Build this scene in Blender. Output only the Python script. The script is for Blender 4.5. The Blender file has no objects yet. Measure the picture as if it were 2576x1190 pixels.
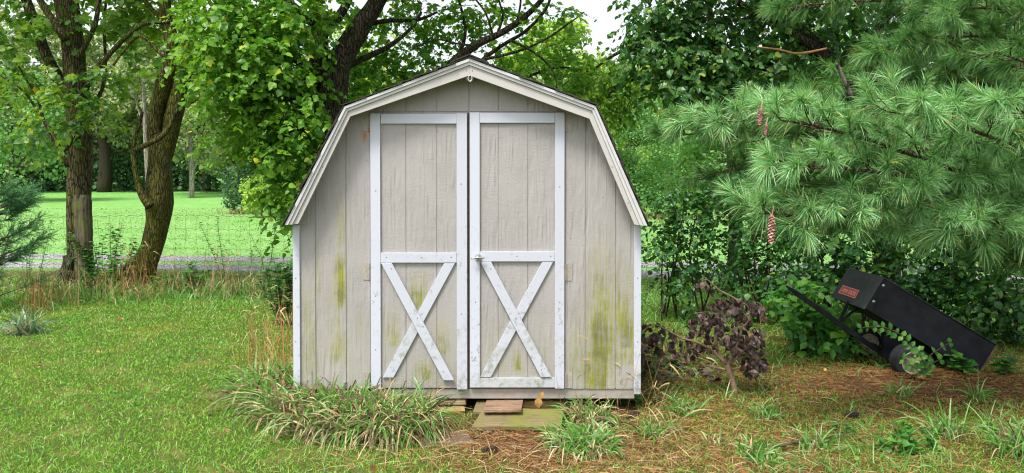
import bpy, math, random
import numpy as np
from mathutils import Vector
R = math.radians
rng = np.random.default_rng(7)
random.seed(7)
sc = bpy.context.scene
col = sc.collection

# ------------------------------------------------------------ camera, sky, sun
CAM = np.array([0.0, -5.4, 1.65]); F = 1932.0; CU, CV = 1288.0, 488.0      # CV: principal point, the lens is shifted down
PITCH = math.atan(37 / F)
cd = bpy.data.cameras.new('camera'); cam = bpy.data.objects.new('camera', cd); col.objects.link(cam)
cam.location = CAM; cam.rotation_euler = (math.pi / 2 - PITCH, 0, 0)
cd.sensor_width = 36; cd.lens = 36 * F / 2576; cd.shift_y = -(595.0 - CV) / 2576; cd.clip_end = 2000; cd.clip_start = 0.05
sc.camera = cam
sc.render.resolution_x, sc.render.resolution_y = 1024, 473
w = bpy.data.worlds.new('World'); sc.world = w; w.use_nodes = True
wn = w.node_tree; bg = wn.nodes['Background']
sky = wn.nodes.new('ShaderNodeTexSky'); sky.sky_type = 'NISHITA'; sky.sun_disc = False
SUN_EL, SUN_AZ = R(60), R(214)           # azimuth clockwise from +Y: behind the camera, to its left
sky.sun_elevation = SUN_EL; sky.sun_rotation = SUN_AZ; sky.dust_density = 3.0; sky.air_density = 1.0
hs = wn.nodes.new('ShaderNodeHueSaturation'); hs.inputs['Saturation'].default_value = 0.30
wn.links.new(sky.outputs[0], hs.inputs['Color']); wn.links.new(hs.outputs[0], bg.inputs[0])
bg.inputs[1].default_value = 0.15
sd = bpy.data.lights.new('sun', 'SUN'); sd.energy = 2.2; sd.angle = R(14); sd.color = (1.0, 0.96, 0.9)
so = bpy.data.objects.new('sun', sd); col.objects.link(so)
sv = Vector((math.sin(SUN_AZ) * math.cos(SUN_EL), math.cos(SUN_AZ) * math.cos(SUN_EL), math.sin(SUN_EL)))
so.rotation_euler = sv.to_track_quat('Z', 'Y').to_euler()
sc.view_settings.view_transform = 'Standard'; sc.view_settings.look = 'None'
sc.view_settings.exposure = 0.95; sc.view_settings.gamma = 1
DENOISE = True
sc.cycles.max_bounces = 7; sc.cycles.diffuse_bounces = 2; sc.cycles.transmission_bounces = 5; sc.cycles.glossy_bounces = 2
sc.cycles.use_denoising = DENOISE; sc.cycles.filter_width = 1.15
try: sc.cycles.denoiser = 'OPENIMAGEDENOISE'
except Exception: pass

# ------------------------------------------------------------ helpers
def P(u, v, Y):
    """the point of the vertical plane y = Y seen at photo position u, v (2576-wide photo)"""
    cp, sp = math.cos(PITCH), math.sin(PITCH)
    d = np.array([(u - CU) / F, 0, 0]) + np.array([0, cp, -sp]) + (CV - v) / F * np.array([0, sp, cp])
    return CAM + d * ((Y - CAM[1]) / d[1])
def G(u, v, z=0.0):
    cp, sp = math.cos(PITCH), math.sin(PITCH)
    d = np.array([(u - CU) / F, 0, 0]) + np.array([0, cp, -sp]) + (CV - v) / F * np.array([0, sp, cp])
    return CAM + d * ((z - CAM[2]) / d[2])
def nrm(a):
    a = np.asarray(a, float)
    return a / np.maximum(np.linalg.norm(a, axis=-1, keepdims=True), 1e-9)
def sstep(a, b, x):
    t = np.clip((x - a) / (b - a), 0, 1); return t * t * (3 - 2 * t)
_perm = np.random.default_rng(3).random((64, 64, 64)).astype(np.float32)
def vnoise(p):
    p = np.asarray(p, float); i = np.floor(p).astype(int); f = p - i; f = f * f * (3 - 2 * f)
    r = 0
    for dx in (0, 1):
        for dy in (0, 1):
            for dz in (0, 1):
                wgt = (f[:, 0] if dx else 1 - f[:, 0]) * (f[:, 1] if dy else 1 - f[:, 1]) * (f[:, 2] if dz else 1 - f[:, 2])
                r = r + wgt * _perm[(i[:, 0] + dx) % 64, (i[:, 1] + dy) % 64, (i[:, 2] + dz) % 64]
    return r
def fbm(x, y, s=1.0, o=3):
    r = 0; a = 0.5; tot = 0
    for k in range(o):
        q = np.stack([np.asarray(x) * s + 11.3 * k, np.asarray(y) * s + 5.7 * k, np.full(np.shape(x), 0.37 + k)], -1)
        r = r + a * vnoise(q); tot += a; a *= 0.5; s *= 2.1
    return r / tot

class MB:
    """collects geometry and links it as ONE mesh object"""
    def __init__(s): s.V = []; s.Fc = []; s.n = 0
    def add(s, V, faces):
        V = np.asarray(V, float).reshape(-1, 3)
        if isinstance(faces, np.ndarray): s.Fc.append(faces.astype(np.int64) + s.n)
        else:
            for f in faces: s.Fc.append(np.asarray([f], np.int64) + s.n)
        s.V.append(V); s.n += len(V); return s
    def box(s, lo, hi):
        (a, b, c), (d, e, f) = lo, hi
        V = [(a,b,c),(d,b,c),(d,e,c),(a,e,c),(a,b,f),(d,b,f),(d,e,f),(a,e,f)]
        return s.add(V, np.array([(0,3,2,1),(4,5,6,7),(0,1,5,4),(1,2,6,5),(2,3,7,6),(3,0,4,7)]))
    def hexa(s, V): return s.add(V, np.array([(0,3,2,1),(4,5,6,7),(0,1,5,4),(1,2,6,5),(2,3,7,6),(3,0,4,7)]))
    def prism(s, poly, y0, y1):
        """polygon of (x, z) extruded from y0 (front) to y1"""
        n = len(poly)
        V = [(x, y0, z) for x, z in poly] + [(x, y1, z) for x, z in poly]
        fs = [list(range(n)), list(range(2 * n - 1, n - 1, -1))] + [[i, i + n, (i + 1) % n + n, (i + 1) % n] for i in range(n)]
        return s.add(V, fs)
    def tube(s, pts, rad, seg=10, rough=0.0, cap=True, smooth=3):
        pts = np.asarray(pts, float); rad = np.asarray(rad, float) * np.ones(len(pts))
        if smooth > 1 and len(pts) > 2:
            q = []; rr = []
            n = len(pts)
            for i in range(n - 1):
                p0, p1, p2, p3 = pts[max(i - 1, 0)], pts[i], pts[i + 1], pts[min(i + 2, n - 1)]
                for k in range(smooth):
                    t = k / smooth
                    q.append(0.5 * ((2 * p1) + (-p0 + p2) * t + (2 * p0 - 5 * p1 + 4 * p2 - p3) * t * t + (-p0 + 3 * p1 - 3 * p2 + p3) * t ** 3))
                    rr.append(rad[i] * (1 - t) + rad[i + 1] * t)
            q.append(pts[-1]); rr.append(rad[-1]); pts = np.array(q); rad = np.array(rr)
        tg = nrm(np.gradient(pts, axis=0)); ref = np.array([0.13, 0.97, 0.2])
        if abs(np.dot(tg[0], ref)) > 0.9: ref = np.array([1.0, 0, 0.1])
        V = []
        a = np.linspace(0, 2 * np.pi, seg, endpoint=False)
        for p, r_, t in zip(pts, rad, tg):
            x = ref - t * np.dot(ref, t); x = x / np.linalg.norm(x); y = np.cross(t, x); ref = x
            ring = p + (np.cos(a)[:, None] * x + np.sin(a)[:, None] * y) * r_
            if rough: ring = p + (ring - p) * (1 + rough * (2 * vnoise(ring * np.array([9, 9, 3.0]) + 20) - 1))[:, None]
            V.append(ring)
        m = len(V); V = np.concatenate(V)
        i, j = np.meshgrid(np.arange(m - 1), np.arange(seg), indexing='ij')
        j2 = (j + 1) % seg
        Q = np.stack([i * seg + j, i * seg + j2, (i + 1) * seg + j2, (i + 1) * seg + j], -1).reshape(-1, 4)
        b = s.n; s.add(V, Q)
        if cap and seg > 2:
            s.Fc.append(np.array([list(range(seg - 1, -1, -1))]) + b); s.Fc.append(np.array([list(range((m - 1) * seg, m * seg))]) + b)
        return s
    def lathe(s, prof, c, ax, seg=28):
        """profile of (radius, offset along ax), round the axis ax through c"""
        ax = nrm(ax); r0 = np.array([0, 0, 1.0]) if abs(ax[2]) < 0.9 else np.array([1.0, 0, 0])
        x = nrm(np.cross(ax, r0)); y = np.cross(ax, x); a = np.linspace(0, 2 * np.pi, seg, endpoint=False)
        V = np.concatenate([np.asarray(c) + ax * o + (np.cos(a)[:, None] * x + np.sin(a)[:, None] * y) * r_ for r_, o in prof])
        m = len(prof); i, j = np.meshgrid(np.arange(m - 1), np.arange(seg), indexing='ij'); j2 = (j + 1) % seg
        return s.add(V, np.stack([i * seg + j, i * seg + j2, (i + 1) * seg + j2, (i + 1) * seg + j], -1).reshape(-1, 4))
    def many(s, T, Fs, pos, X, Y, Z):
        """copies of template T (k,3) with axes X, Y, Z (N,3, scaled) at pos"""
        T = np.asarray(T, float); N = len(pos); k = len(T)
        V = pos[:, None, :] + T[None, :, 0:1] * X[:, None, :] + T[None, :, 1:2] * Y[:, None, :] + T[None, :, 2:3] * Z[:, None, :]
        off = (np.arange(N) * k)[:, None, None]
        b = s.n; s.V.append(V.reshape(-1, 3)); s.n += N * k
        for F_ in Fs:
            F_ = np.asarray(F_); s.Fc.append((F_[None] + off).reshape(-1, F_.shape[1]) + b)
        return s
    def mesh(s, name, smooth=False):
        V = np.concatenate(s.V).astype(np.float32)
        me = bpy.data.meshes.new(name)
        me.vertices.add(len(V)); me.vertices.foreach_set('co', V.ravel())
        sizes = np.concatenate([np.full(len(f), f.shape[1]) for f in s.Fc]); idx = np.concatenate([f.ravel() for f in s.Fc])
        me.loops.add(len(idx)); me.loops.foreach_set('vertex_index', idx.astype(np.int32))
        me.polygons.add(len(sizes)); st = np.concatenate([[0], np.cumsum(sizes)[:-1]])
        me.polygons.foreach_set('loop_start', st.astype(np.int32))
        try: me.polygons.foreach_set('loop_total', sizes.astype(np.int32))
        except Exception: pass
        me.update(calc_edges=True)
        me.polygons.foreach_set('use_smooth', np.full(len(sizes), bool(smooth)))
        me.validate(); return me
    def build(s, name, mat, parent=None, smooth=False, bevel=0.0):
        me = s.mesh(name, smooth); me.materials.append(mat)
        o = bpy.data.objects.new(name, me); col.objects.link(o)
        if parent is not None:
            o.parent = parent
            o.matrix_parent_inverse = parent.matrix_basis.inverted()
        if bevel:
            b = o.modifiers.new('bevel', 'BEVEL'); b.width = bevel; b.segments = 2; b.limit_method = 'ANGLE'
        return o
def tag(o, label=None, cat=None, group=None, kind=None):
    if label: o['label'] = label
    if cat: o['category'] = cat
    if group: o['group'] = group
    if kind: o['kind'] = kind
    return o
def thing(name, loc, label, cat, group=None):
    o = bpy.data.objects.new(name, None); o.empty_display_size = 0.1; col.objects.link(o); o.location = loc
    return tag(o, label, cat, group)
def copy_tree(o, loc, rz, scale=1.0, label=None):
    def rec(a, par):
        c = a.copy(); col.objects.link(c)
        if par is not None: c.parent = par
        for ch in [x for x in bpy.data.objects if x.parent == a]: rec(ch, c)
        return c
    r = rec(o, None); r.location = loc; r.rotation_euler = (0, 0, rz); r.scale = (scale,) * 3
    if label: r['label'] = label
    return r

# ------------------------------------------------------------ materials
class NT:
    def __init__(s, name):
        s.m = bpy.data.materials.new(name); s.m.use_nodes = True; s.t = s.m.node_tree; s.t.nodes.clear()
        s.out = s.n('ShaderNodeOutputMaterial')
    def n(s, typ, **kw):
        x = s.t.nodes.new(typ)
        for k, v in kw.items(): setattr(x, k, v)
        return x
    def put(s, sock, v):
        if isinstance(v, bpy.types.NodeSocket): s.t.links.new(v, sock)
        elif isinstance(v, (tuple, list)) and len(v) == 3 and sock.type == 'RGBA': sock.default_value = (*v, 1)
        else: sock.default_value = v
    def math(s, op, a, b=0.0, c=0.0, clamp=False):
        x = s.n('ShaderNodeMath', operation=op, use_clamp=clamp)
        s.put(x.inputs[0], a); s.put(x.inputs[1], b); s.put(x.inputs[2], c); return x.outputs[0]
    def mix(s, f, a, b, mode='MIX'):
        x = s.n('ShaderNodeMix', data_type='RGBA', blend_type=mode)
        s.put(x.inputs[0], f); s.put(x.inputs[6], a); s.put(x.inputs[7], b); return x.outputs[2]
    def coord(s, scale=(1, 1, 1), loc=(0, 0, 0)):
        c = s.n('ShaderNodeTexCoord'); m = s.n('ShaderNodeMapping')
        m.inputs['Scale'].default_value = scale; m.inputs['Location'].default_value = loc
        s.t.links.new(c.outputs['Object'], m.inputs[0]); return m.outputs[0]
    def noise(s, vec, scale=5, detail=4, rough=0.55, dist=0.0):
        x = s.n('ShaderNodeTexNoise'); s.put(x.inputs['Vector'], vec); x.inputs['Scale'].default_value = scale
        x.inputs['Detail'].default_value = detail; x.inputs['Roughness'].default_value = rough; x.inputs['Distortion'].default_value = dist
        return x.outputs[0]
    def ramp(s, f, stops):
        x = s.n('ShaderNodeValToRGB'); s.put(x.inputs[0], f); e = x.color_ramp.elements
        while len(e) < len(stops): e.new(0.5)
        for el, (p, c) in zip(e, stops): el.position = p; el.color = (*c, 1) if len(c) == 3 else c
        return x.outputs[0]
    def rng_(s, f, a, b, c=0.0, d=1.0):
        x = s.n('ShaderNodeMapRange', clamp=True); s.put(x.inputs[0], f)
        for k, v in zip((1, 2, 3, 4), (a, b, c, d)): x.inputs[k].default_value = v
        return x.outputs[0]
    def bump(s, h, strength=0.5, dist=0.01, nor=None):
        x = s.n('ShaderNodeBump'); s.put(x.inputs['Height'], h); x.inputs['Strength'].default_value = strength
        x.inputs['Distance'].default_value = dist
        if nor is not None: s.put(x.inputs['Normal'], nor)
        return x.outputs[0]
    def bsdf(s, color, rough=0.7, normal=None, spec=0.3, metal=0.0):
        x = s.n('ShaderNodeBsdfPrincipled'); s.put(x.inputs['Base Color'], color); s.put(x.inputs['Roughness'], rough)
        x.inputs['Specular IOR Level'].default_value = spec; x.inputs['Metallic'].default_value = metal
        if normal is not None: s.put(x.inputs['Normal'], normal)
        return x.outputs[0]
    def done(s, sh): s.t.links.new(sh, s.out.inputs[0]); return s.m
def island(nt): return nt.n('ShaderNodeNewGeometry').outputs['Random Per Island']

def m_leaf(name, stops, trans=0.35, rough=0.5, patch=None, spec=0.35, tmul=(1.5, 1.6, 0.8)):
    """leaf stops: colours picked leaf by leaf; patch = (scale, colour, lo, hi): whole boughs of another tint"""
    nt = NT(name); c = nt.ramp(island(nt), stops)
    if patch:
        f = nt.rng_(nt.noise(nt.coord(), patch[0], 2), patch[2], patch[3]); c = nt.mix(f, c, patch[1])
    d = nt.bsdf(c, rough, spec=spec); t = nt.n('ShaderNodeBsdfTranslucent')
    nt.put(t.inputs[0], nt.mix(1.0, c, tmul, 'MULTIPLY'))
    m = nt.n('ShaderNodeMixShader'); m.inputs[0].default_value = trans
    nt.t.links.new(d, m.inputs[1]); nt.t.links.new(t.outputs[0], m.inputs[2]); return nt.done(m.outputs[0])
def m_bark(name, c1, c2, moss=None, mlo=0.5, mhi=0.7, vs=1.0):
    nt = NT(name); v = nt.coord((1, 1, 0.16)); n = nt.noise(v, 38 * vs, 5, 0.6, 0.6)
    vo = nt.n('ShaderNodeTexVoronoi', feature='DISTANCE_TO_EDGE'); nt.put(vo.inputs['Vector'], v); vo.inputs['Scale'].default_value = 34 * vs
    h = nt.math('ADD', nt.math('MULTIPLY', n, 0.6), nt.rng_(vo.outputs[0], 0.0, 0.16, 0, 0.8))
    c = nt.mix(nt.rng_(h, 0.35, 1.0), c1, c2)
    if moss: c = nt.mix(nt.math('MULTIPLY', nt.rng_(nt.noise(nt.coord(), 3.5, 5), mlo, mhi), nt.rng_(nt.noise(nt.coord(), 60, 3), 0.35, 0.6)), c, moss)
    return nt.done(nt.bsdf(c, 0.9, nt.bump(h, 1.0, 0.025), 0.15))
def m_plain(name, c, rough=0.6, metal=0.0, var=0.15, scale=20, spec=0.35, bump=0.0):
    nt = NT(name); n = nt.noise(nt.coord(), scale, 5)
    cc = nt.mix(nt.rng_(n, 0.3, 0.7), tuple(x * (1 - var) for x in c), tuple(min(1, x * (1 + var)) for x in c))
    return nt.done(nt.bsdf(cc, rough, nt.bump(n, bump, 0.01) if bump else None, spec, metal))

M = {}
M['leaf_mulberry'] = m_leaf('leaf_mulberry', [(0, (0.053, 0.155, 0.019)), (0.45, (0.105, 0.257, 0.030)), (0.8, (0.180, 0.365, 0.036)), (0.97, (0.255, 0.446, 0.036)), (1.0, (0.750, 0.567, 0.036))], 0.42, 0.42, (0.8, (0.16, 0.32, 0.03), 0.5, 0.72))
M['leaf_left'] = m_leaf('leaf_left', [(0, (0.05, 0.13, 0.03)), (0.5, (0.085, 0.21, 0.04)), (0.8, (0.15, 0.29, 0.04)), (0.96, (0.22, 0.34, 0.04)), (1.0, (0.5, 0.36, 0.03))], 0.45, 0.38, (1.1, (0.20, 0.31, 0.03), 0.46, 0.66), spec=0.5)
M['leaf_centre'] = m_leaf('leaf_centre', [(0, (0.063, 0.176, 0.024)), (0.5, (0.112, 0.257, 0.030)), (0.95, (0.196, 0.365, 0.036)), (1.0, (0.560, 0.513, 0.036))], 0.5, 0.5)
M['leaf_dark'] = m_leaf('leaf_dark', [(0, (0.027, 0.102, 0.022)), (0.6, (0.050, 0.150, 0.031)), (0.95, (0.106, 0.228, 0.033)), (1.0, (0.375, 0.396, 0.033))], 0.32, 0.4, spec=0.5)
M['leaf_drape'] = m_leaf('leaf_drape', [(0, (0.06, 0.16, 0.02)), (0.5, (0.11, 0.23, 0.02)), (1.0, (0.22, 0.34, 0.02))], 0.5, 0.5)
M['leaf_far'] = m_leaf('leaf_far', [(0, (0.13, 0.18, 0.095)), (0.5, (0.26, 0.32, 0.17)), (0.9, (0.42, 0.48, 0.24)), (1, (0.52, 0.53, 0.24))], 0.35, 0.7, spec=0.1)  # pale grey greens: the haze of distance is put into the leaf colour
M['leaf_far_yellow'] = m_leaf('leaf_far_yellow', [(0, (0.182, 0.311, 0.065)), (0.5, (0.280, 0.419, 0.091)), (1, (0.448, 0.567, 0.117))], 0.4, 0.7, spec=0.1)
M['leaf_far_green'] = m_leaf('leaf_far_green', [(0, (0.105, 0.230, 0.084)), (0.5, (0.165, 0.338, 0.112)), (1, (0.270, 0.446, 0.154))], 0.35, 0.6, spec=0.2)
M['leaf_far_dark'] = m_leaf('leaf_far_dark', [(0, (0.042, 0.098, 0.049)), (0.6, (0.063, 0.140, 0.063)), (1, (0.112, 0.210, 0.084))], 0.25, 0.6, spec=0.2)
M['leaf_weed'] = m_leaf('leaf_weed', [(0, (0.046, 0.163, 0.036)), (0.6, (0.078, 0.250, 0.042)), (1, (0.169, 0.375, 0.048))], 0.4, 0.45)
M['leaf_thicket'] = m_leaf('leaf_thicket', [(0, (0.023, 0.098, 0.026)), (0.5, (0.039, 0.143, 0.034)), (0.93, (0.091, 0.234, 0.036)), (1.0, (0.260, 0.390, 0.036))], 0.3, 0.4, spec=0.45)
M['leaf_dead'] = m_leaf('leaf_dead', [(0, (0.035, 0.022, 0.018)), (0.5, (0.075, 0.050, 0.044)), (0.9, (0.15, 0.103, 0.088)), (1, (0.30, 0.17, 0.11))], 0.1, 0.5, tmul=(1.2, 1, 1))
M['leaf_cedar'] = m_leaf('leaf_cedar', [(0, (0.039, 0.130, 0.052)), (0.6, (0.065, 0.195, 0.078)), (1, (0.130, 0.286, 0.104))], 0.2, 0.6)
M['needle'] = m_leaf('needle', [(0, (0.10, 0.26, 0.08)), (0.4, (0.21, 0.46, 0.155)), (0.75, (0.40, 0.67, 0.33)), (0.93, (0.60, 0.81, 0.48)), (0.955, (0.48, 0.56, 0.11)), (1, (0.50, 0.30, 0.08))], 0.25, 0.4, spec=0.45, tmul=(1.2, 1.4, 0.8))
M['needle_shade'] = m_leaf('needle_shade', [(0, (0.06, 0.17, 0.05)), (0.5, (0.12, 0.30, 0.08)), (0.94, (0.24, 0.44, 0.13)), (0.965, (0.4, 0.45, 0.08)), (1, (0.45, 0.28, 0.08))], 0.25, 0.4, spec=0.5, tmul=(1.2, 1.4, 0.8))  # darker copy of the needles, shade of the back boughs put into the colour
M['litter'] = m_leaf('litter', [(0, (0.15, 0.055, 0.02)), (0.5, (0.30, 0.125, 0.042)), (0.85, (0.40, 0.19, 0.07)), (1, (0.44, 0.29, 0.14))], 0.05, 0.6, tmul=(1, 1, 1))
M['straw'] = m_leaf('straw', [(0, (0.26, 0.15, 0.06)), (0.5, (0.42, 0.29, 0.13)), (1, (0.55, 0.43, 0.24))], 0.15, 0.6, tmul=(1, 1, 1))
M['straw_red'] = m_leaf('straw_red', [(0, (0.28, 0.12, 0.04)), (0.5, (0.42, 0.22, 0.07)), (1, (0.52, 0.36, 0.16))], 0.15, 0.6, tmul=(1, 1, 1))
M['dead_blade'] = m_leaf('dead_blade', [(0, (0.07, 0.042, 0.03)), (0.42, (0.20, 0.125, 0.07)), (0.7, (0.42, 0.30, 0.14)), (1, (0.58, 0.46, 0.26))], 0.1, 0.7, tmul=(1, 1, 1))
M['blade'] = m_leaf('blade', [(0, (0.075, 0.213, 0.030)), (0.4, (0.125, 0.312, 0.042)), (0.75, (0.188, 0.400, 0.108)), (1, (0.312, 0.475, 0.192))], 0.35, 0.4, spec=0.45)
M['blade_blue'] = m_leaf('blade_blue', [(0, (0.10, 0.20, 0.10)), (0.5, (0.17, 0.29, 0.17)), (1, (0.28, 0.40, 0.27))], 0.25, 0.45)
M['lawn'] = m_leaf('lawn', [(0, (0.06, 0.18, 0.012)), (0.35, (0.13, 0.34, 0.022)), (0.7, (0.23, 0.48, 0.045)), (0.9, (0.37, 0.61, 0.13)), (0.965, (0.46, 0.64, 0.30)), (1, (0.52, 0.40, 0.17))], 0.35, 0.45, (1.1, (0.36, 0.40, 0.055), 0.54, 0.78))
M['field_blade'] = m_leaf('field_blade', [(0, (0.13, 0.29, 0.06)), (0.5, (0.22, 0.40, 0.10)), (1, (0.36, 0.49, 0.19))], 0.3, 0.6)
M['bark_left'] = m_bark('bark_left', (0.012, 0.010, 0.005), (0.105, 0.088, 0.05), (0.10, 0.105, 0.018), 0.38, 0.62)
M['bark_moss'] = m_bark('bark_moss', (0.010, 0.009, 0.004), (0.095, 0.080, 0.038), (0.12, 0.13, 0.014), 0.32, 0.56)
M['bark_dark'] = m_bark('bark_dark', (0.02, 0.016, 0.012), (0.085, 0.068, 0.052), (0.06, 0.075, 0.02), 0.5, 0.75)
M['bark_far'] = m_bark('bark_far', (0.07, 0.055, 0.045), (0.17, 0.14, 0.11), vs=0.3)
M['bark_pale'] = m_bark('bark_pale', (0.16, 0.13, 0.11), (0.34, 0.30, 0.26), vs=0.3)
M['bark_pine'] = m_bark('bark_pine', (0.05, 0.035, 0.025), (0.14, 0.09, 0.06))
M['twig'] = m_plain('twig', (0.09, 0.065, 0.045), 0.85, var=0.3)
M['sapling_bark'] = m_plain('sapling_bark', (0.20, 0.125, 0.08), 0.8, var=0.35, scale=30)

# ------------------------------------------------------------ foliage tools
LEAF_HEART = np.array([(0, 0, 0), (0.40, 0.12, 0.07), (0.42, 0.50, 0.08), (0, 1.0, -0.10), (-0.42, 0.50, 0.08), (-0.40, 0.12, 0.07), (0, 0.5, 0.0)])
LEAF_OVAL = np.array([(0, 0, 0), (0.22, 0.22, 0.05), (0.25, 0.58, 0.06), (0, 1.0, -0.12), (-0.25, 0.58, 0.06), (-0.22, 0.22, 0.05), (0, 0.5, 0.0)])
LEAF_F = [np.array([(0, 1, 2, 6), (6, 2, 3, 3)])[:1], np.array([(6, 2, 3), (6, 3, 4)]), np.array([(0, 6, 4, 5)])]
def rdir(n): return nrm(rng.normal(size=(n, 3)))
def leaves(mb, pos, tip, nor, size, T=LEAF_HEART):
    y = nrm(tip); z = nor - y * np.sum(nor * y, 1, keepdims=True); z = nrm(z); x = np.cross(y, z)
    s = np.asarray(size)[:, None] * np.ones((len(pos), 1))
    mb.many(T, LEAF_F, pos, x * s * rng.uniform(0.8, 1.15, (len(pos), 1)), y * s, z * s)
def sprays(mb, p0, d, L, per, size, T=LEAF_HEART, droop=0.35, hang=0.35, wood=None, nup=0.8, spread=0.9):
    """leafy twigs: p0, d, L for each of n twigs, per leaves on each"""
    n = len(p0); t = np.tile(np.linspace(0.15, 1.0, per), (n, 1)) + rng.uniform(-0.04, 0.04, (n, per))
    pos = p0[:, None] + d[:, None] * (L[:, None] * t)[..., None]
    pos[..., 2] -= droop * L[:, None] * t * t
    side = np.cross(d, np.array([0, 0, 1.0]) + 0.3 * rng.normal(size=(n, 3))); side = nrm(side)
    sg = np.where(np.arange(per) % 2 == 0, 1, -1)[None, :, None]
    tip = 0.55 * d[:, None] + spread * side[:, None] * sg + np.array([0, 0, -hang]) + 0.35 * rng.normal(size=(n, per, 3))
    nor = np.array([0, 0, nup]) + 0.55 * rng.normal(size=(n, per, 3)) + 0.35 * d[:, None]
    leaves(mb, pos.reshape(-1, 3), tip.reshape(-1, 3), nor.reshape(-1, 3), size * rng.uniform(0.42, 1.25, n * per) * np.repeat(rng.uniform(0.75, 1.2, n), per), T)
    if wood is not None:
        for i in range(n):
            q = [p0[i] + d[i] * L[i] * s_ - np.array([0, 0, droop * L[i] * s_ * s_]) for s_ in (0, 0.5, 1)]
            wood.tube(q, [0.0045, 0.003, 0.0015], 3, cap=False, smooth=1)
def in_ell(n, c, r, hollow=0.0):
    d = rdir(n); k = rng.uniform(hollow, 1, n) ** (1 / 3.0 if hollow == 0 else 1)
    return np.asarray(c) + d * k[:, None] * np.asarray(r), d
def strips(mb, P0, D, L, W, droop=0.3, levels=3, p=1.0, sidev=None):
    """thin tapering blades: base P0, direction D, length L, width W, bending down by droop"""
    n = len(P0); D = nrm(D); L = np.asarray(L) * np.ones(n); W = np.asarray(W) * np.ones(n); dr = np.asarray(droop) * np.ones(n)
    side = np.cross(D, rdir(n)) if sidev is None else sidev; side = nrm(side)
    rows = []
    for k in range(levels):
        s_ = k / levels; q = P0 + D * (L * s_)[:, None]; q[:, 2] -= dr * L * s_ * s_
        wv = side * (W * 0.5 * (1 - s_ ** 2 * 0.6))[:, None]; rows += [q - wv, q + wv]
    q = P0 + D * L[:, None]; q[:, 2] -= dr * L; rows.append(q)
    V = np.stack(rows, 1); k = V.shape[1]; b = mb.n; mb.V.append(V.reshape(-1, 3)); mb.n += n * k
    off = (np.arange(n) * k)[:, None, None] + b
    Q = np.array([(2 * i, 2 * i + 1, 2 * i + 3, 2 * i + 2) for i in range(levels - 1)])
    mb.Fc.append((Q[None] + off).reshape(-1, 4)); mb.Fc.append((np.array([[2 * levels - 2, 2 * levels - 1, 2 * levels]])[None] + off).reshape(-1, 3))
def disk(n, r):
    a = rng.uniform(0, 2 * np.pi, n); q = r * np.sqrt(rng.uniform(0, 1, n)); return np.stack([q * np.cos(a), q * np.sin(a), np.zeros(n)], 1)

# ------------------------------------------------------------ ground, driveway, field
def hill(x, y):
    x = np.atleast_1d(np.asarray(x, float)); y = np.atleast_1d(np.asarray(y, float))
    t = np.clip((y - 11) / 60, 0, 2.2)
    return t * t * 0.95 * (1 - 0.2 * np.clip(t - 1, 0, 1.2)) + 0.02 * (fbm(x, y, 0.5, 2) - 0.5) * sstep(9, 14, y)
def litter_mask(x, y):
    """1 where fallen pine needles cover the ground"""
    n = fbm(x, y, 1.1, 3)
    under = sstep(1.0, 2.3, x + 0.25 * y + 1.6 * (n - 0.5)) * sstep(-1.6, -0.2, y + 1.6 * (n - 0.5)) * (1 - sstep(2.4, 3.6, y))
    front = np.exp(-(((x - 0.15) / 0.75) ** 2 + ((y + 0.62) / 0.62) ** 2) * 1.1)
    side = np.exp(-(((x - 1.25) / 0.7) ** 2 + ((y - 0.4) / 1.3) ** 2))
    mid = 0.55 * np.exp(-(((x - 1.0) / 1.1) ** 2 + ((y + 0.95) / 0.5) ** 2))
    pile = np.exp(-(((x - 3.2) / 1.6) ** 2 + ((y - 0.75) / 0.55) ** 2) * 1.2)
    return np.clip(1.0 * pile + under * 0.6 + front * 1.15 + side * 0.7 + mid, 0, 1)
def grid_sheet(name, xs, ys, mat, zoff=0.0):
    X, Yg = np.meshgrid(xs, ys); Z = hill(X.ravel(), Yg.ravel()) + zoff
    nx, ny = len(xs), len(ys); i, j = np.meshgrid(np.arange(ny - 1), np.arange(nx - 1), indexing='ij')
    Q = np.stack([i * nx + j, i * nx + j + 1, (i + 1) * nx + j + 1, (i + 1) * nx + j], -1).reshape(-1, 4)
    return MB().add(np.stack([X.ravel(), Yg.ravel(), Z], 1), Q).build(name, mat, smooth=True)
nt = NT('ground'); co = nt.coord(); at_ = nt.n('ShaderNodeAttribute', attribute_name='litter').outputs['Fac']
fld = nt.n('ShaderNodeAttribute', attribute_name='field').outputs['Fac']
n1 = nt.noise(co, 3.0, 5); n2 = nt.noise(co, 60, 4); n3 = nt.noise(co, 0.45, 3)
lawnc = nt.mix(nt.rng_(n2, 0.3, 0.7), (0.035, 0.055, 0.012), (0.11, 0.13, 0.03))
lawnc = nt.mix(nt.rng_(n1, 0.5, 0.75), lawnc, (0.20, 0.15, 0.06))
lit = nt.mix(nt.rng_(n2, 0.3, 0.7), (0.045, 0.024, 0.013), (0.16, 0.085, 0.04))
lit = nt.mix(nt.rng_(n1, 0.45, 0.7), lit, (0.06, 0.045, 0.03))
fg = nt.mix(nt.rng_(n3, 0.35, 0.7), (0.18, 0.39, 0.10), (0.27, 0.46, 0.165))
sy = nt.n('ShaderNodeSeparateXYZ'); nt.put(sy.inputs[0], co)
fg = nt.mix(nt.rng_(sy.outputs[1], 28, 55), fg, (0.20, 0.47, 0.11))
fg = nt.mix(nt.rng_(nt.noise(nt.coord((1, 0.35, 1)), 5.0, 5, 0.7), 0.35, 0.75), nt.mix(0.55, fg, (0.10, 0.20, 0.04)), fg)
c = nt.mix(fld, nt.mix(at_, lawnc, lit), fg)
M['ground'] = nt.done(nt.bsdf(c, 0.95, nt.bump(n2, 0.6, 0.02), 0.1))
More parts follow.
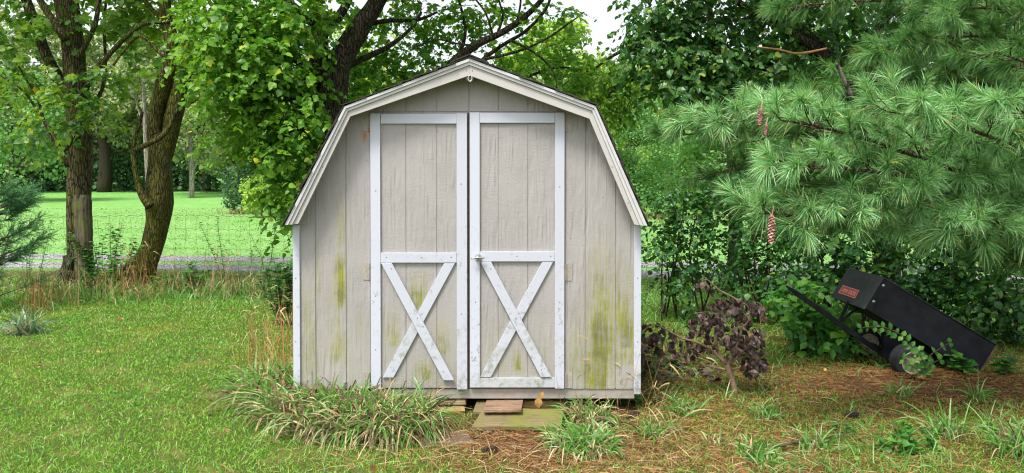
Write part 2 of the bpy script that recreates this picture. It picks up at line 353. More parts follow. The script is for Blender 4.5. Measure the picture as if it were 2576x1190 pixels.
xs = np.concatenate([np.linspace(-260, -16, 24), np.linspace(-15, 15, 121), np.linspace(16, 260, 24)])
ys = np.concatenate([[-40, -15, -9], np.linspace(-6, 9, 76), np.linspace(9.6, 40, 40), np.linspace(42, 120, 40), np.linspace(130, 420, 12)])
gr = grid_sheet('ground', xs, ys, M['ground']); tag(gr, kind='structure')
gv = np.zeros(len(gr.data.vertices) * 3, np.float32); gr.data.vertices.foreach_get('co', gv); gv = gv.reshape(-1, 3)
for nm, val in (('litter', litter_mask(gv[:, 0], gv[:, 1])), ('field', sstep(7.0, 8.2, gv[:, 1] + 0.12 * gv[:, 0]))):
    a = gr.data.attributes.new(nm, 'FLOAT', 'POINT'); a.data.foreach_set('value', val.astype(np.float32))

nt = NT('gravel'); vo = nt.n('ShaderNodeTexVoronoi'); nt.put(vo.inputs['Vector'], nt.coord()); vo.inputs['Scale'].default_value = 28
c = nt.ramp(nt.noise(vo.outputs['Color'], 3, 1), [(0.3, (0.13, 0.13, 0.13)), (0.5, (0.28, 0.278, 0.285)), (0.7, (0.46, 0.455, 0.465))])
c = nt.mix(nt.rng_(nt.noise(nt.coord(), 1.6, 4), 0.52, 0.7), c, (0.16, 0.17, 0.08))
M['gravel'] = nt.done(nt.bsdf(c, 0.9, nt.bump(vo.outputs['Distance'], 0.8, 0.02), 0.2))
def road_y(x): return 8.95 - 0.12 * x
def track(off, wd):
    xs_ = np.linspace(-40, 40, 400); V = []
    e1 = 0.16 * (fbm(xs_, xs_ * 0 + 3 + off, 1.6, 3) - 0.5); e2 = 0.16 * (fbm(xs_, xs_ * 0 + 9 + off, 1.6, 3) - 0.5)
    a = np.stack([xs_, road_y(xs_) + off - wd / 2 + e1, xs_ * 0], 1); b = np.stack([xs_, road_y(xs_) + off + wd / 2 + e2, xs_ * 0], 1)
    for q in (a, b): q[:, 2] = hill(q[:, 0], q[:, 1]) + 0.006
    n = len(xs_); i = np.arange(n - 1)
    return np.concatenate([a, b]), np.stack([i, i + 1, i + 1 + n, i + n], 1)
mb = MB(); mb.add(*track(0.75, 0.95)); mb.add(*track(-0.72, 0.85)); tag(mb.build('driveway', M['gravel']), kind='structure')
# loose stones of the driveway
OCT = np.array([(1, 0, 0), (0, 1, 0), (-1, 0, 0), (0, -1, 0), (0, 0, 0.7), (0.5, 0.5, 0.45), (-0.5, 0.5, 0.4), (-0.5, -0.5, 0.45), (0.5, -0.5, 0.4)])
OCTF = [np.array([(0, 1, 5), (1, 2, 6), (2, 3, 7), (3, 0, 8), (0, 5, 4), (5, 1, 4), (1, 6, 4), (6, 2, 4), (2, 7, 4), (7, 3, 4), (3, 8, 4), (8, 0, 4)])]
n = 9000; x = rng.uniform(-13, 9, n); tk = rng.random(n) < 0.5
y = road_y(x) + np.where(tk, 0.75, -0.72) + rng.normal(0, 0.27, n)
s_ = rng.uniform(0.008, 0.026, n)[:, None]; a = rng.uniform(0, 6.28, n)
pos = np.stack([x, y, hill(x, y) + 0.006], 1); X = np.stack([np.cos(a), np.sin(a), 0 * a], 1); Yv = np.stack([-np.sin(a), np.cos(a), 0 * a], 1)
mb = MB(); mb.many(OCT, OCTF, pos, X * s_, Yv * s_ * 0.8, np.array([[0, 0, 1.0]]) * s_)
nt = NT('stone'); M['stone'] = nt.done(nt.bsdf(nt.ramp(island(nt), [(0, (0.15, 0.15, 0.15)), (0.5, (0.31, 0.305, 0.315)), (1, (0.5, 0.49, 0.5))]), 0.9))
tag(mb.build('driveway_gravel', M['stone']), kind='stuff')

# ------------------------------------------------------------ lawn, needles, field grass
def blades(n, x0, x1, y0, y1, dens, hmin, hmax, wd, lean=0.5, droop=(0.1, 0.6), levels=2, falloff=1.3):
    x = rng.uniform(x0, x1, n); y = rng.uniform(y0, y1, n); d = np.hypot(x - CAM[0], y - CAM[1])
    k = rng.random(n) < dens(x, y) * np.minimum(1, (4.0 / d) ** falloff); x = x[k]; y = y[k]; d = d[k]; n = len(x)
    D = np.stack([rng.normal(0, lean, n), rng.normal(0, lean, n), np.ones(n)], 1)
    return np.stack([x, y, hill(x, y)], 1), D, rng.uniform(hmin, hmax, n) * (0.75 + 0.6 * fbm(x, y, 1.7, 2)), wd * np.maximum(1, (d / 5.0) ** 0.8) * rng.uniform(0.7, 1.3, n), rng.uniform(*droop, n), levels
SX0, SX1 = -1.55, 0.93     # the shed's side walls
def not_shed(x, y): return ~((x > SX0 + 0.03) & (x < SX1 - 0.03) & (y > -0.02) & (y < 3.2))
def lawn_d(x, y):
    n = fbm(x, y, 2.3, 3); lm = litter_mask(x, y)
    left = 1 - sstep(-0.9, 0.3, x + 0.5 * (n - 0.5) * 2)
    pile = np.exp(-(((x - 3.3) / 1.3) ** 2 + ((y - 0.7) / 0.45) ** 2)) + np.exp(-(((x - 0.2) / 0.7) ** 2 + ((y + 0.55) / 0.45) ** 2))
    right = (0.85 * sstep(0.28, 0.5, n) + 0.28) * (1 - 0.97 * np.clip(pile * 1.3, 0, 1))
    return np.where(not_shed(x, y), np.clip(left * (1 - 0.8 * lm) * (0.55 + 0.6 * sstep(0.3, 0.5, n)) + right, 0, 1), 0) * (1 - sstep(6.8, 7.4, y + 0.12 * x))
mb = MB(); strips(mb, *blades(1000000, -9, 7, -2.3, 7.4, lawn_d, 0.014, 0.048, 0.0042, 0.55)); tag(mb.build('lawn_grass', M['lawn']), 'short mown lawn grass', None, None, 'stuff')
def weed_d(x, y):   # longer, greener grass in the shade on the right and along the fence
    n = fbm(x + 7, y, 1.6, 3)
    fence = np.exp(-((y - 5.2) / 0.75) ** 2) * (1 - sstep(-0.9, 0.5, x) * 0.3) * (0.25 + sstep(0.4, 0.55, n))
    right = sstep(0.9, 1.5, x) * sstep(0.42, 0.62, n) * 0.6 * (1 - 0.9 * np.exp(-(((x - 3.3) / 1.6) ** 2 + ((y - 0.7) / 0.55) ** 2))) + 0.25 * sstep(1.0, 1.6, x) * np.exp(-((y - 3.6) / 1.2) ** 2)
    left = 0.07 * sstep(0.52, 0.7, n) * (x < -0.8)
    return np.where(not_shed(x, y), np.clip(fence + right + left, 0, 1), 0)
mb = MB(); strips(mb, *blades(190000, -9, 7, -2.3, 7.6, weed_d, 0.07, 0.22, 0.006, 0.55, (0.2, 0.9), 3, 1.0)); tag(mb.build('rough_grass', M['blade']), None, None, None, 'stuff')
n = 150000; x = rng.uniform(-1.4, 6.5, n); y = rng.uniform(-2.2, 5, n); d = np.hypot(x, y + 5.4)
k = (rng.random(n) < (litter_mask(x, y) * 0.95 + 0.10 * (x > 0.3)) * np.minimum(1, (4.6 / d) ** 1.2)) & not_shed(x, y - 0.05); x, y = x[k], y[k]; n = len(x)
a = rng.uniform(0, 6.28, n); mb = MB()
hm = 0.05 * np.exp(-(((x - 3.3) / 1.0) ** 2 + ((y - 0.75) / 0.35) ** 2) * 1.2) * fbm(x, y, 4, 2) * 2
strips(mb, np.stack([x, y, 0.004 + hm + rng.uniform(0, 0.022, n)], 1), np.stack([np.cos(a), np.sin(a), rng.normal(0.05, 0.12, n)], 1), rng.uniform(0.06, 0.13, n), 0.0026, rng.uniform(0, 0.25, n), 2)
tag(mb.build('pine_needle_litter', M['litter']), None, None, None, 'stuff')
n = 60000; x = rng.uniform(-1.6, 5, n); y = rng.uniform(-2.2, 1.5, n)
mk = np.exp(-(((x - 0.5) / 1.5) ** 2 + ((y + 0.85) / 0.5) ** 2)) * 0.65 + 0.04
k = (rng.random(n) < mk * 0.55) & not_shed(x, y - 0.05); x, y = x[k], y[k]; n = len(x); a = rng.uniform(0, 6.28, n); mb = MB()
strips(mb, np.stack([x, y, 0.006 + rng.uniform(0, 0.03, n)], 1), np.stack([np.cos(a), np.sin(a), rng.normal(0.15, 0.3, n)], 1), rng.uniform(0.05, 0.2, n), 0.0032, rng.uniform(0, 0.4, n), 2)
tag(mb.build('dry_straw', M['straw']), None, None, None, 'stuff')
n = 16000; x = rng.uniform(-6, 4, n); y = rng.uniform(-2.2, 5, n); k = (rng.random(n) < sstep(.52, .68, fbm(x + 3, y + 9, 1.4, 3)) * np.where(x > .3, .5, 1)) & not_shed(x, y); x, y = x[k], y[k]; n = len(x); a = rng.uniform(0, 6.28, n); mb = MB()
leaves(mb, np.stack([x, y, rng.uniform(.012, .045, n)], 1), np.stack([np.cos(a), np.sin(a), rng.normal(.2, .3, n)], 1), np.array([0, 0, 1.0]) + .35 * rng.normal(size=(n, 3)), rng.uniform(.014, .036, n)); tag(mb.build('clover_weeds', M['leaf_weed']), None, None, None, 'stuff')
def verge_d(x, y): n = fbm(x + 1, y + 5, 1.9, 3); return np.where(not_shed(x, y), np.exp(-((y - 5.75) / 0.55) ** 2) * (.35 + .65 * sstep(.4, .55, n)) * (x < 1.5), 0)
mb = MB(); strips(mb, *blades(46000, -9.5, 1.5, 4.2, 7.0, verge_d, .16, .42, .0065, .45, (.2, .9), 4, .8)); tag(mb.build('verge_grass', M['blade']), None, None, None, 'stuff')
mb = MB(); strips(mb, *blades(22000, -9.5, 1.5, 4.4, 7.0, verge_d, .18, .5, .0055, .4, (.1, .8), 4, .8)); tag(mb.build('verge_dry_grass', M['dead_blade']), None, None, None, 'stuff')
def field_d(x, y): return np.where((y > 7.0 - 0.12 * x) & (np.abs(y - road_y(x) - 0.75) > 0.4) & (np.abs(y - road_y(x) + 0.72) > 0.38), 1.0, 0.0)
mb = MB(); strips(mb, *blades(400000, -24, 16, 6.8, 34, field_d, 0.03, 0.09, 0.007, 0.6, (0.1, 0.6), 2, 1.25)); tag(mb.build('field_grass', M['field_blade']), None, None, None, 'stuff')

# ------------------------------------------------------------ the shed
FX, FY = -0.12, 0.0
def pz(u, v, Y=0.0): q = P(u, v, Y); return (q[0], q[2])
GRAIN = []
def m_siding():
    nt = NT('painted_siding'); co = nt.coord()
    cell = nt.n('ShaderNodeSeparateXYZ'); nt.put(cell.inputs[0], co)
    board = nt.math('FLOOR', nt.math('DIVIDE', nt.math('ADD', cell.outputs[0], 10.0), 0.2133))
    ofs = nt.n('ShaderNodeCombineXYZ'); nt.put(ofs.inputs[0], nt.math('MULTIPLY', board, 3.7)); nt.put(ofs.inputs[2], nt.math('MULTIPLY', board, 1.9))
    vv = nt.n('ShaderNodeVectorMath', operation='ADD'); nt.put(vv.inputs[0], co); nt.put(vv.inputs[1], ofs.outputs[0])
    st = nt.n('ShaderNodeMapping'); st.inputs['Scale'].default_value = (1, 1, 0.07); nt.put(st.inputs[0], vv.outputs[0])
    wv = nt.n('ShaderNodeTexNoise'); nt.put(wv.inputs['Vector'], st.outputs[0]); wv.inputs['Scale'].default_value = 9; wv.inputs['Detail'].default_value = 2
    rings = nt.math('SINE', nt.math('MULTIPLY', wv.outputs[0], 38))
    fine = nt.noise(st.outputs[0], 160, 3)
    gate = nt.rng_(nt.noise(vv.outputs[0], 4.5, 2), 0.42, 0.6)
    saw = nt.noise(nt.coord((0.25, 1, 1)), 130, 2)
    h = nt.math('ADD', nt.math('MULTIPLY', nt.math('MULTIPLY', rings, gate), 0.35), nt.math('MULTIPLY', fine, 0.4))
    h = nt.math('ADD', h, nt.math('MULTIPLY', saw, 0.35))
    base = nt.mix(nt.rng_(nt.noise(co, 2.2, 4), 0.35, 0.7), (0.325, 0.307, 0.295), (0.378, 0.36, 0.348))
    base = nt.mix(nt.math('MULTIPLY', nt.rng_(h, -0.1, 0.25, 1, 0), 0.09), base, (0.25, 0.21, 0.17))
    grain = nt.noise(st.outputs[0], 55, 4, 0.65); pat = nt.noise(co, 9, 4, 0.6)
    tot = None
    # algae: centre u, top v, bottom v, half width px, amount
    for u, v0, v1, hw, am in [(856, 440, 800, 14, 0.9), (846, 620, 930, 24, 0.6), (776, 640, 960, 26, 0.45), (800, 560, 760, 12, 0.3), (905, 760, 860, 8, 0.3), (1052, 672, 800, 26, 1.15), (985, 760, 875, 22, 0.75),
                              (1112, 790, 900, 26, 0.55), (1064, 890, 960, 22, 0.9), (1303, 870, 935, 12, 0.9), (1515, 540, 900, 40, 0.75), (1508, 760, 1000, 36, 1.1), (1575, 620, 930, 34, 0.75),
                              (1577, 790, 880, 20, 0.6), (1450, 740, 960, 24, 0.45), (1360, 830, 930, 18, 0.3), (1250, 800, 940, 20, 0.25)]:
        (x0, zt), (x1, zb) = pz(u, v0), pz(u, v1); hwm = hw / 357.0
        fx = nt.rng_(nt.math('ABSOLUTE', nt.math('SUBTRACT', cell.outputs[0], x0)), hwm * 0.35, hwm * 1.25, 1, 0)
        fz = nt.math('MULTIPLY', nt.rng_(cell.outputs[2], zt, zt - 0.55 * (zt - zb), 0, 1), nt.rng_(cell.outputs[2], zb, zb + 0.12 * (zt - zb), 0.0, 1))
        f = nt.math('MULTIPLY', nt.math('MULTIPLY', fx, fz), am * 1.05); tot = f if tot is None else nt.math('ADD', tot, f)
    low = nt.math('MULTIPLY', nt.rng_(cell.outputs[2], 0.15, 0.8, 0.28, 0), 1.0)
    tot = nt.math('ADD', tot, low)
    msk = nt.math('MULTIPLY', tot, nt.rng_(nt.math('ADD', nt.math('MULTIPLY', grain, 0.72), nt.math('MULTIPLY', pat, 0.28)), 0.40, 0.60))
    alg = nt.mix(nt.rng_(pat, 0.4, 0.65), (0.29, 0.29, 0.03), (0.20, 0.205, 0.07))
    c = nt.mix(nt.math('MULTIPLY', msk, 1.15, clamp=True), base, alg)
    c = nt.mix(nt.rng_(tot, 1.0, 1.5, 0, 0.35), c, (0.06, 0.07, 0.03))
    # rust below the upper hinge
    (xr, zr) = pz(916, 348)
    fr = nt.math('MULTIPLY', nt.rng_(nt.math('ABSOLUTE', nt.math('SUBTRACT', cell.outputs[0], xr)), 0.005, 0.028, 1, 0), nt.rng_(nt.math('ABSOLUTE', nt.math('SUBTRACT', cell.outputs[2], zr + 0.02)), 0.01, 0.06, 1, 0))
    c = nt.mix(nt.math('MULTIPLY', fr, nt.rng_(grain, 0.35, 0.6)), c, (0.42, 0.13, 0.05))
    # nail heads
    return nt.done(nt.bsdf(c, 0.62, nt.bump(h, 0.7, 0.008), 0.3))
M['siding'] = m_siding()
def m_white(name, col_, dirt=0.6, zlo=0.2, zhi=1.6):
    nt = NT(name); co = nt.coord(); s3 = nt.n('ShaderNodeSeparateXYZ'); nt.put(s3.inputs[0], co)
    n = nt.noise(co, 26, 6, 0.7); b = nt.noise(co, 5, 3); low = nt.rng_(s3.outputs[2], zlo, zhi, 1, 0.0)
    spots = nt.math('MULTIPLY', nt.math('MULTIPLY', nt.rng_(n, 0.56, 0.66), nt.rng_(nt.noise(co, 3.3, 2), 0.4, 0.62)), nt.math('MULTIPLY', low, dirt * 1.3, clamp=True))
    moss = nt.math('MULTIPLY', nt.math('MULTIPLY', nt.rng_(b, 0.45, 0.62), nt.rng_(n, 0.42, 0.62)), nt.rng_(s3.outputs[2], zlo, zlo + 0.55, 0.75 * dirt, 0))
    c = nt.mix(spots, col_, (0.22, 0.22, 0.19)); c = nt.mix(moss, c, (0.17, 0.19, 0.06))
    c = nt.mix(nt.rng_(nt.noise(nt.coord((1, 1, 0.15)), 30, 3), 0.55, 0.75, 0, 0.12), c, (0.45, 0.45, 0.45))
    return nt.done(nt.bsdf(c, 0.5, nt.bump(n, 0.12, 0.003), 0.35))
M['white'] = m_white('white_paint', (0.52, 0.54, 0.615), 0.9)
M['white_dirty'] = m_white('white_paint_weathered', (0.495, 0.513, 0.58), 1.2, 0.2, 1.5)
M['fascia'] = m_white('fascia_paint', (0.49, 0.467, 0.445), 0.5, 1.2, 2.6)
M['fascia_metal'] = m_plain('drip_edge_paint', (0.54, 0.535, 0.54), 0.4, var=0.06)
M['tan'] = m_plain('tan_paint', (0.34, 0.305, 0.265), 0.6, var=0.12)
M['dark'] = m_plain('dark_void_wood', (0.05, 0.035, 0.025), 0.95)
M['chrome'] = m_plain('chrome', (0.55, 0.55, 0.56), 0.22, 1.0, 0.05)
M['galv'] = m_plain('galvanised_steel', (0.45, 0.45, 0.44), 0.45, 0.8, 0.2)
M['rust'] = m_plain('rust', (0.42, 0.17, 0.07), 0.85, var=0.4, scale=60)
nt = NT('shingle'); n = nt.noise(nt.coord(), 180, 3); c = nt.mix(nt.rng_(n, 0.35, 0.65), (0.018, 0.018, 0.017), (0.075, 0.07, 0.062))
c = nt.mix(nt.math('MULTIPLY', nt.rng_(nt.noise(nt.coord(), 6, 4), 0.48, 0.65), 0.8), c, (0.07, 0.085, 0.025)); M['shingle'] = nt.done(nt.bsdf(c, 0.95, nt.bump(n, 0.8, 0.006), 0.1))

shed = thing('garden_shed', (FX - 0.19, 1.5, 0.12), 'tan gambrel roofed garden shed with white double doors and algae stains', 'shed')
DEPTH = 3.0; OV = -0.14
# wall outline in the front plane: eave corners, knees, apex (under the roof boards)
zb = pz(1173, 978)[1]; xl = pz(737, 760)[0]; xr = pz(1611, 760)[0]
prof = [(xl, zb), (xl, pz(737, 556)[1]), pz(871, 281), pz(1181, 166), pz(1493, 280), (xr, pz(1613, 556)[1]), (xr, zb)]
def top_z(x):
    pts = prof[1:6]
    for (x0, z0), (x1, z1) in zip(pts, pts[1:]):
        if x0 <= x <= x1: return z0 + (z1 - z0) * (x - x0) / (x1 - x0)
    return pts[0][1]
def strip_polys(xa, xb, z0, gap=0.0045, top=None):
    """tongues of siding between grooves, each a polygon below the gable line"""
    gs = [pz(u, 600)[0] for u in (794, 871, 947, 1022, 1099, 1180, 1254, 1328, 1404, 1473, 1549)]
    ed = [xa] + [g for g in gs if xa + 0.01 < g < xb - 0.01] + [xb]; out = []
    for a, b in zip(ed, ed[1:]):
        a2 = a + (gap if a != xa else 0); b2 = b - (gap if b != xb else 0)
        if top is not None: out.append([(a2, z0), (b2, z0), (b2, top), (a2, top)]); continue
        ks = [x for x, _ in prof[2:5] if a2 + 1e-4 < x < b2 - 1e-4]
        out.append([(a2, z0), (b2, z0)] + [(x, top_z(x)) for x in [b2] + ks[::-1] + [a2]])
    return out
xd0, xd1 = pz(931, 600)[0], pz(1422, 600)[0]; zd = pz(1173, 280)[1]
mb = MB()
for a, b, z0 in ((xl, xd0, zb), (xd1, xr, zb), (xd0, xd1, zd)):
    for poly in strip_polys(a, b, z0): mb.prism(poly, 0.0, 0.012)
inner = [(xl + 0.002, zb + 0.002)] + [(x * 0.999 + 0.001 * prof[3][0], z - 0.003) for x, z in prof[1:6]] + [(xr - 0.002, zb + 0.002)]
mb.prism(inner, 0.006, 0.05)
mb.build('front_wall', M['siding'], shed)
mb = MB(); mb.box((xl, 0.052, zb), (xl + 0.03, DEPTH - 0.03, prof[1][1])); mb.build('side_wall', M['siding'], shed)
mb = MB(); mb.box((xr - 0.03, 0.052, zb), (xr, DEPTH - 0.03, prof[5][1])); mb.build('side_wall', M['siding'], shed)
MB().prism(prof, DEPTH - 0.028, DEPTH).build('back_wall', M['siding'], shed)
# corner boards
for (ua, ub, vb, lab) in ((736, 753, 972, None), (1596, 1613.5, 992, None)):
    a = pz(ua, 565, -0.016); b = pz(ub, 565, -0.016); z0 = pz(ua, vb, -0.016)[1]
    MB().box((a[0], -0.016, z0), (b[0], -0.001, a[1] - 0.005)).build('corner_board', M['white'], shed, bevel=0.002)
# sill and floor
a, b = pz(935, 982, 0.01), pz(1596, 1003, 0.01)
MB().box((a[0], 0.008, b[1]), (b[0], 0.05, zb - 0.003)).build('sill_beam', M['tan'], shed, bevel=0.004)
MB().box((xl + 0.04, 0.054, b[1] + 0.005), (xr - 0.04, DEPTH - 0.05, zb + 0.05)).build('floor', M['dark'], shed)

# roof: boards under shingles, rake fascia in two layers at the front
ro = [pz(712, 567, OV), pz(866, 265, OV), pz(1181, 143, OV), pz(1500, 264, OV), pz(1633, 568, OV)]     # outside of the drip edge
ri = [pz(736, 565, OV), pz(876, 280, OV), pz(1181, 164, OV), pz(1489, 279, OV), pz(1609, 567, OV)]       # between drip edge and fascia
rb = [pz(750, 563, OV), pz(881, 293, OV), pz(1181, 190, OV), pz(1483, 299, OV), pz(1596, 565, OV)]       # inner edge of the fascia
def lerp(a, b, t): return (a[0] + (b[0] - a[0]) * t, a[1] + (b[1] - a[1]) * t)
rd = [lerp(o, i, 0.22) for o, i in zip(ro, ri)]   # underside of the shingles
for k in range(4):
    MB().prism([ri[k], ri[k + 1], rb[k + 1], rb[k]], OV, OV + 0.02).build('rake_fascia', M['fascia'], shed, bevel=0.0015)
    m_ = [lerp(rd[q], ri[q], 0.5) for q in (k, k + 1)]
    mb = MB().prism([rd[k], rd[k + 1], m_[1], m_[0]], OV - 0.022, OV + 0.02); mb.prism([m_[0], m_[1], ri[k + 1], ri[k]], OV - 0.012, OV + 0.02)
    mb.build('rake_trim', M['fascia_metal'], shed, bevel=0.002)
    MB().prism([rd[k], rd[k + 1], ri[k + 1], ri[k]], OV + 0.021, DEPTH + 0.1).build('roof_deck', M['fascia'], shed)
mb = MB()
for k in range(4):
    a, b = np.array(rd[k]), np.array(rd[k + 1])
    if k >= 2: a, b = b, a            # from the eave up
    nv = np.array([-(b - a)[1], (b - a)[0]]); nv = nv / np.linalg.norm(nv); nv = nv if nv[1] > 0 else -nv
    Lk = np.linalg.norm(b - a); nc = max(3, int(round(Lk / 0.14))); t = (b - a) / Lk
    for c_ in range(nc):
        s0 = c_ * Lk / nc - (0.012 if c_ == 0 else 0.0); s1 = min((c_ + 1.25) * Lk / nc, Lk + 0.005)
        y = OV - 0.024 - rng.uniform(0, 0.014)
        while y < DEPTH + 0.1:
            y2 = y + rng.uniform(0.24, 0.34); j0 = rng.uniform(-0.006, 0.006); th = rng.uniform(0.005, 0.010); lift = 0.009 + rng.uniform(0, 0.004)
            p0 = a + t * (s0 + j0) + nv * lift; p1 = a + t * s1 + nv * 0.001
            q0, q1 = p0 + nv * th, p1 + nv * (th + 0.001)
            mb.hexa([(p0[0], y, p0[1]), (p1[0], y, p1[1]), (p1[0], y2, p1[1]), (p0[0], y2, p0[1]), (q0[0], y, q0[1]), (q1[0], y, q1[1]), (q1[0], y2, q1[1]), (q0[0], y2, q0[1])])
            y = y2 + rng.uniform(0.003, 0.009)
ap = np.array(rd[2])
for i in range(12):                      # ridge caps
    y = OV - 0.03 + i * 0.26; z = ap[1] + 0.014 + rng.uniform(0, 0.004)
    mb.prism([(ap[0] - 0.13, z - 0.05), (ap[0], z + 0.002), (ap[0] + 0.13, z - 0.05), (ap[0] + 0.13, z - 0.042), (ap[0], z + 0.012), (ap[0] - 0.13, z - 0.042)], y, y + 0.27)
mb.build('roof_shingles', M['shingle'], shed)

def board(mbx, u0, v0, u1, v1, w_px, Y0, Y1, cut=None):
    """slanting board between two photo positions, ends cut level"""
    a, b = np.array(pz(u0, v0, Y0)), np.array(pz(u1, v1, Y0)); h = w_px / 357.0 / 2 / abs(nrm(b - a)[1])
    mbx.prism([(a[0] - h, a[1]), (a[0] + h, a[1]), (b[0] + h, b[1]), (b[0] - h, b[1])], Y0, Y1)
TY = -0.022   # front of door trim
def make_door(us, vt, vb, mid, flip):
    """us: outer left, left stile inner, right stile inner, outer right"""
    u0, u1, u2, u3 = us
    d = MB()
    vm = (vt + vb) / 2; z1 = pz(u0, vt + 2)[1]; z0 = pz(u3, vb - 2)[1]; x0 = pz(u0 + 1, vm)[0]; x1 = pz(u3 - 1, vm)[0]
    for poly in strip_polys(x0, x1, z0, 0.004, z1): d.prism(poly, -0.004, 0.004)
    d.box((x0, 0.0, z0 + 0.001), (x1, 0.005, z1 - 0.001))
    do = d.build('door', M['siding'], shed)
    def rect(ua, va, ub, vb_, name, mat, Y0=TY):
        vm = (va + vb_) / 2; a = pz(ua, va, Y0); b = pz(ub, vb_, Y0)
        return MB().box((pz(ua, vm, Y0)[0], Y0, b[1]), (pz(ub, vm, Y0)[0], -0.0045, a[1])).build(name, mat, do, bevel=0.002)
    rect(u0, vt, u1, vb, 'door_stile', M['white']); rect(u2, vt, u3, vb + 3, 'door_stile', M['white_dirty'])
    rect(u1 + 0.4, vt + 1, u2 - 0.4, vt + 26, 'top_rail', M['white']); rect(u1 + 0.4, mid, u2 - 0.4, mid + 25, 'middle_rail', M['white_dirty'])
    return do, rect
dl, rect = make_door((932, 957, 1149, 1175), 285, 977, 636, False)
mb = MB(); board(mb, 1131, 662, 976, 950, 24, -0.020, -0.0045); mb.build('cross_brace', M['white_dirty'], dl, bevel=0.002)
mb = MB(); board(mb, 972, 662, 1129, 957, 24, -0.032, -0.0205); mb.build('cross_brace', M['white_dirty'], dl, bevel=0.002)
drr, rect = make_door((1182, 1207, 1396, 1420), 283, 975, 633, True)
mb = MB(); board(mb, 1378, 659, 1221, 949, 24, -0.020, -0.0045); mb.build('cross_brace', M['white_dirty'], drr, bevel=0.002)
mb = MB(); board(mb, 1222, 659, 1374, 949, 24, -0.032, -0.0205); mb.build('cross_brace', M['white_dirty'], drr, bevel=0.002)
rect(1207.4, 951, 1395.6, 975, 'bottom_rail', m_white('white_paint_mossy', (0.45, 0.465, 0.49), 1.5, 0.0, 0.9))
# handle: boss and tapering T bar
hc = P(1203, 648, TY)
mb = MB(); mb.lathe([(0.0, -0.052), (0.012, -0.050), (0.017, -0.03), (0.022, -0.012), (0.026, 0.0)], hc, (0, 1, 0), 20)
mb.tube([hc + np.array([-0.048, -0.04, -0.003]), hc + np.array([-0.02, -0.042, 0.001]), hc + np.array([0, -0.043, 0.003]), hc + np.array([0.02, -0.042, 0.001]), hc + np.array([0.045, -0.04, 0.002])], [0.005, 0.008, 0.011, 0.008, 0.005], 12)
mb.build('handle', M['chrome'], drr, smooth=True)
# hinges: leaf plate, barrel and screw heads
for u, v0, v1, sgn, rusty, ow in ((931, 290, 331, -1, True, dl), (931, 661, 704, -1, False, dl), (931, 936, 976, -1, False, dl), (1422, 289, 332, 1, False, drr), (1422, 662, 706, 1, False, drr), (1422, 936, 976, 1, False, drr)):
    a = np.array(pz(u, v0)); b = np.array(pz(u, v1)); zc = (a[1] + b[1]) / 2; hh = (a[1] - b[1]) / 2
    hg = MB()
    x2 = a[0] + sgn * 0.048
    hg.box((min(a[0] + sgn * 0.008, x2), -0.004, zc - hh), (max(a[0] + sgn * 0.008, x2), -0.0008, zc + hh))
    for q in (-0.66, 0.0, 0.66): hg.tube([(a[0] + sgn * 0.005, -0.008, zc + (q - 0.3) * hh), (a[0] + sgn * 0.005, -0.008, zc + (q + 0.3) * hh)], 0.006, 10, smooth=1)
    for q in (-0.6, 0.1, 0.6): hg.lathe([(0.0, -0.003), (0.003, -0.002), (0.004, 0)], (a[0] + sgn * (0.026 + 0.012 * q), -0.0042, zc + q * hh * 0.9), (0, 1, 0), 8)
    ho = hg.build('hinge', M['tan'], ow)
    if rusty: MB().tube([(a[0] + sgn * 0.005, -0.008, zc - hh * 0.98), (a[0] + sgn * 0.005, -0.008, zc - hh * 0.55)], 0.0078, 10, smooth=1).build('rust_patch', M['rust'], ho)
# hanging eye under the apex
e = P(1183, 190, -0.06); mb = MB(); mb.box((e[0] - 0.03, -0.118, e[2] - 0.035), (e[0] + 0.025, -0.002, e[2] + 0.05)); blk = mb.build('ridge_block', M['tan'], shed, bevel=0.003)
e = P(1183, 196, -0.12); a = np.linspace(0, 2 * np.pi, 17)
MB().tube(np.stack([e[0] + 0.013 * np.cos(a), 0 * a - 0.135, e[2] - 0.006 + 0.021 * np.sin(a)], 1), 0.0055, 8, cap=False, smooth=1).build('eye_bolt', M['galv'], blk, smooth=True)
# nail heads
M['nail'] = m_plain('nail_head', (0.22, 0.20, 0.19), 0.7, var=.3)
for u, v, Y in [(922, 404, 0), (1515, 497, 0), (925, 540, 0), (1436, 600, 0), (1160, 463, TY), (1196, 760, TY), (945, 745, TY), (945, 880, TY), (1161, 790, TY), (1408, 760, TY), (1408, 900, TY), (1196, 900, TY), (945, 480, TY), (1408, 470, TY), (972, 647, TY), (1135, 647, TY), (1060, 648, TY), (1385, 645, TY), (1300, 645, TY),
                (985, 676, -.032), (1050, 800, -.032), (1115, 935, -.032), (1235, 676, -.032), (1298, 800, -.032), (1362, 930, -.032), (744, 700, -.016), (744, 860, -.016), (1604, 700, -.016), (1604, 860, -.016), (1604, 970, -.016),
                (812, 420, OV), (780, 500, OV), (855, 330, OV), (1174, 178, OV), (1188, 178, OV), (1540, 420, OV), (1580, 510, OV)]:
    q = P(u, v, Y); MB().lathe([(0, -0.0016), (0.0035, -0.0013), (0.0052, 0.0002)], q, (0, 1, 0), 8).build('nail', M['nail'], shed)
# thin dark strip that paints the shade inside the door gap
a, b = pz(1175.5, 283), pz(1181.5, 978); MB().box((a[0], 0.0052, b[1]), (b[0], 0.0058, a[1])).build('door_gap_shade', m_plain('gap_shade_brown', (0.12, 0.08, 0.06), 0.9), shed)
# support blocks behind
for x in (-1.3, 0.7): MB().box((x, 0.5, 0.0), (x + 0.2, 2.6, b[1] - 0.02)).build('skid', M['dark'], shed)

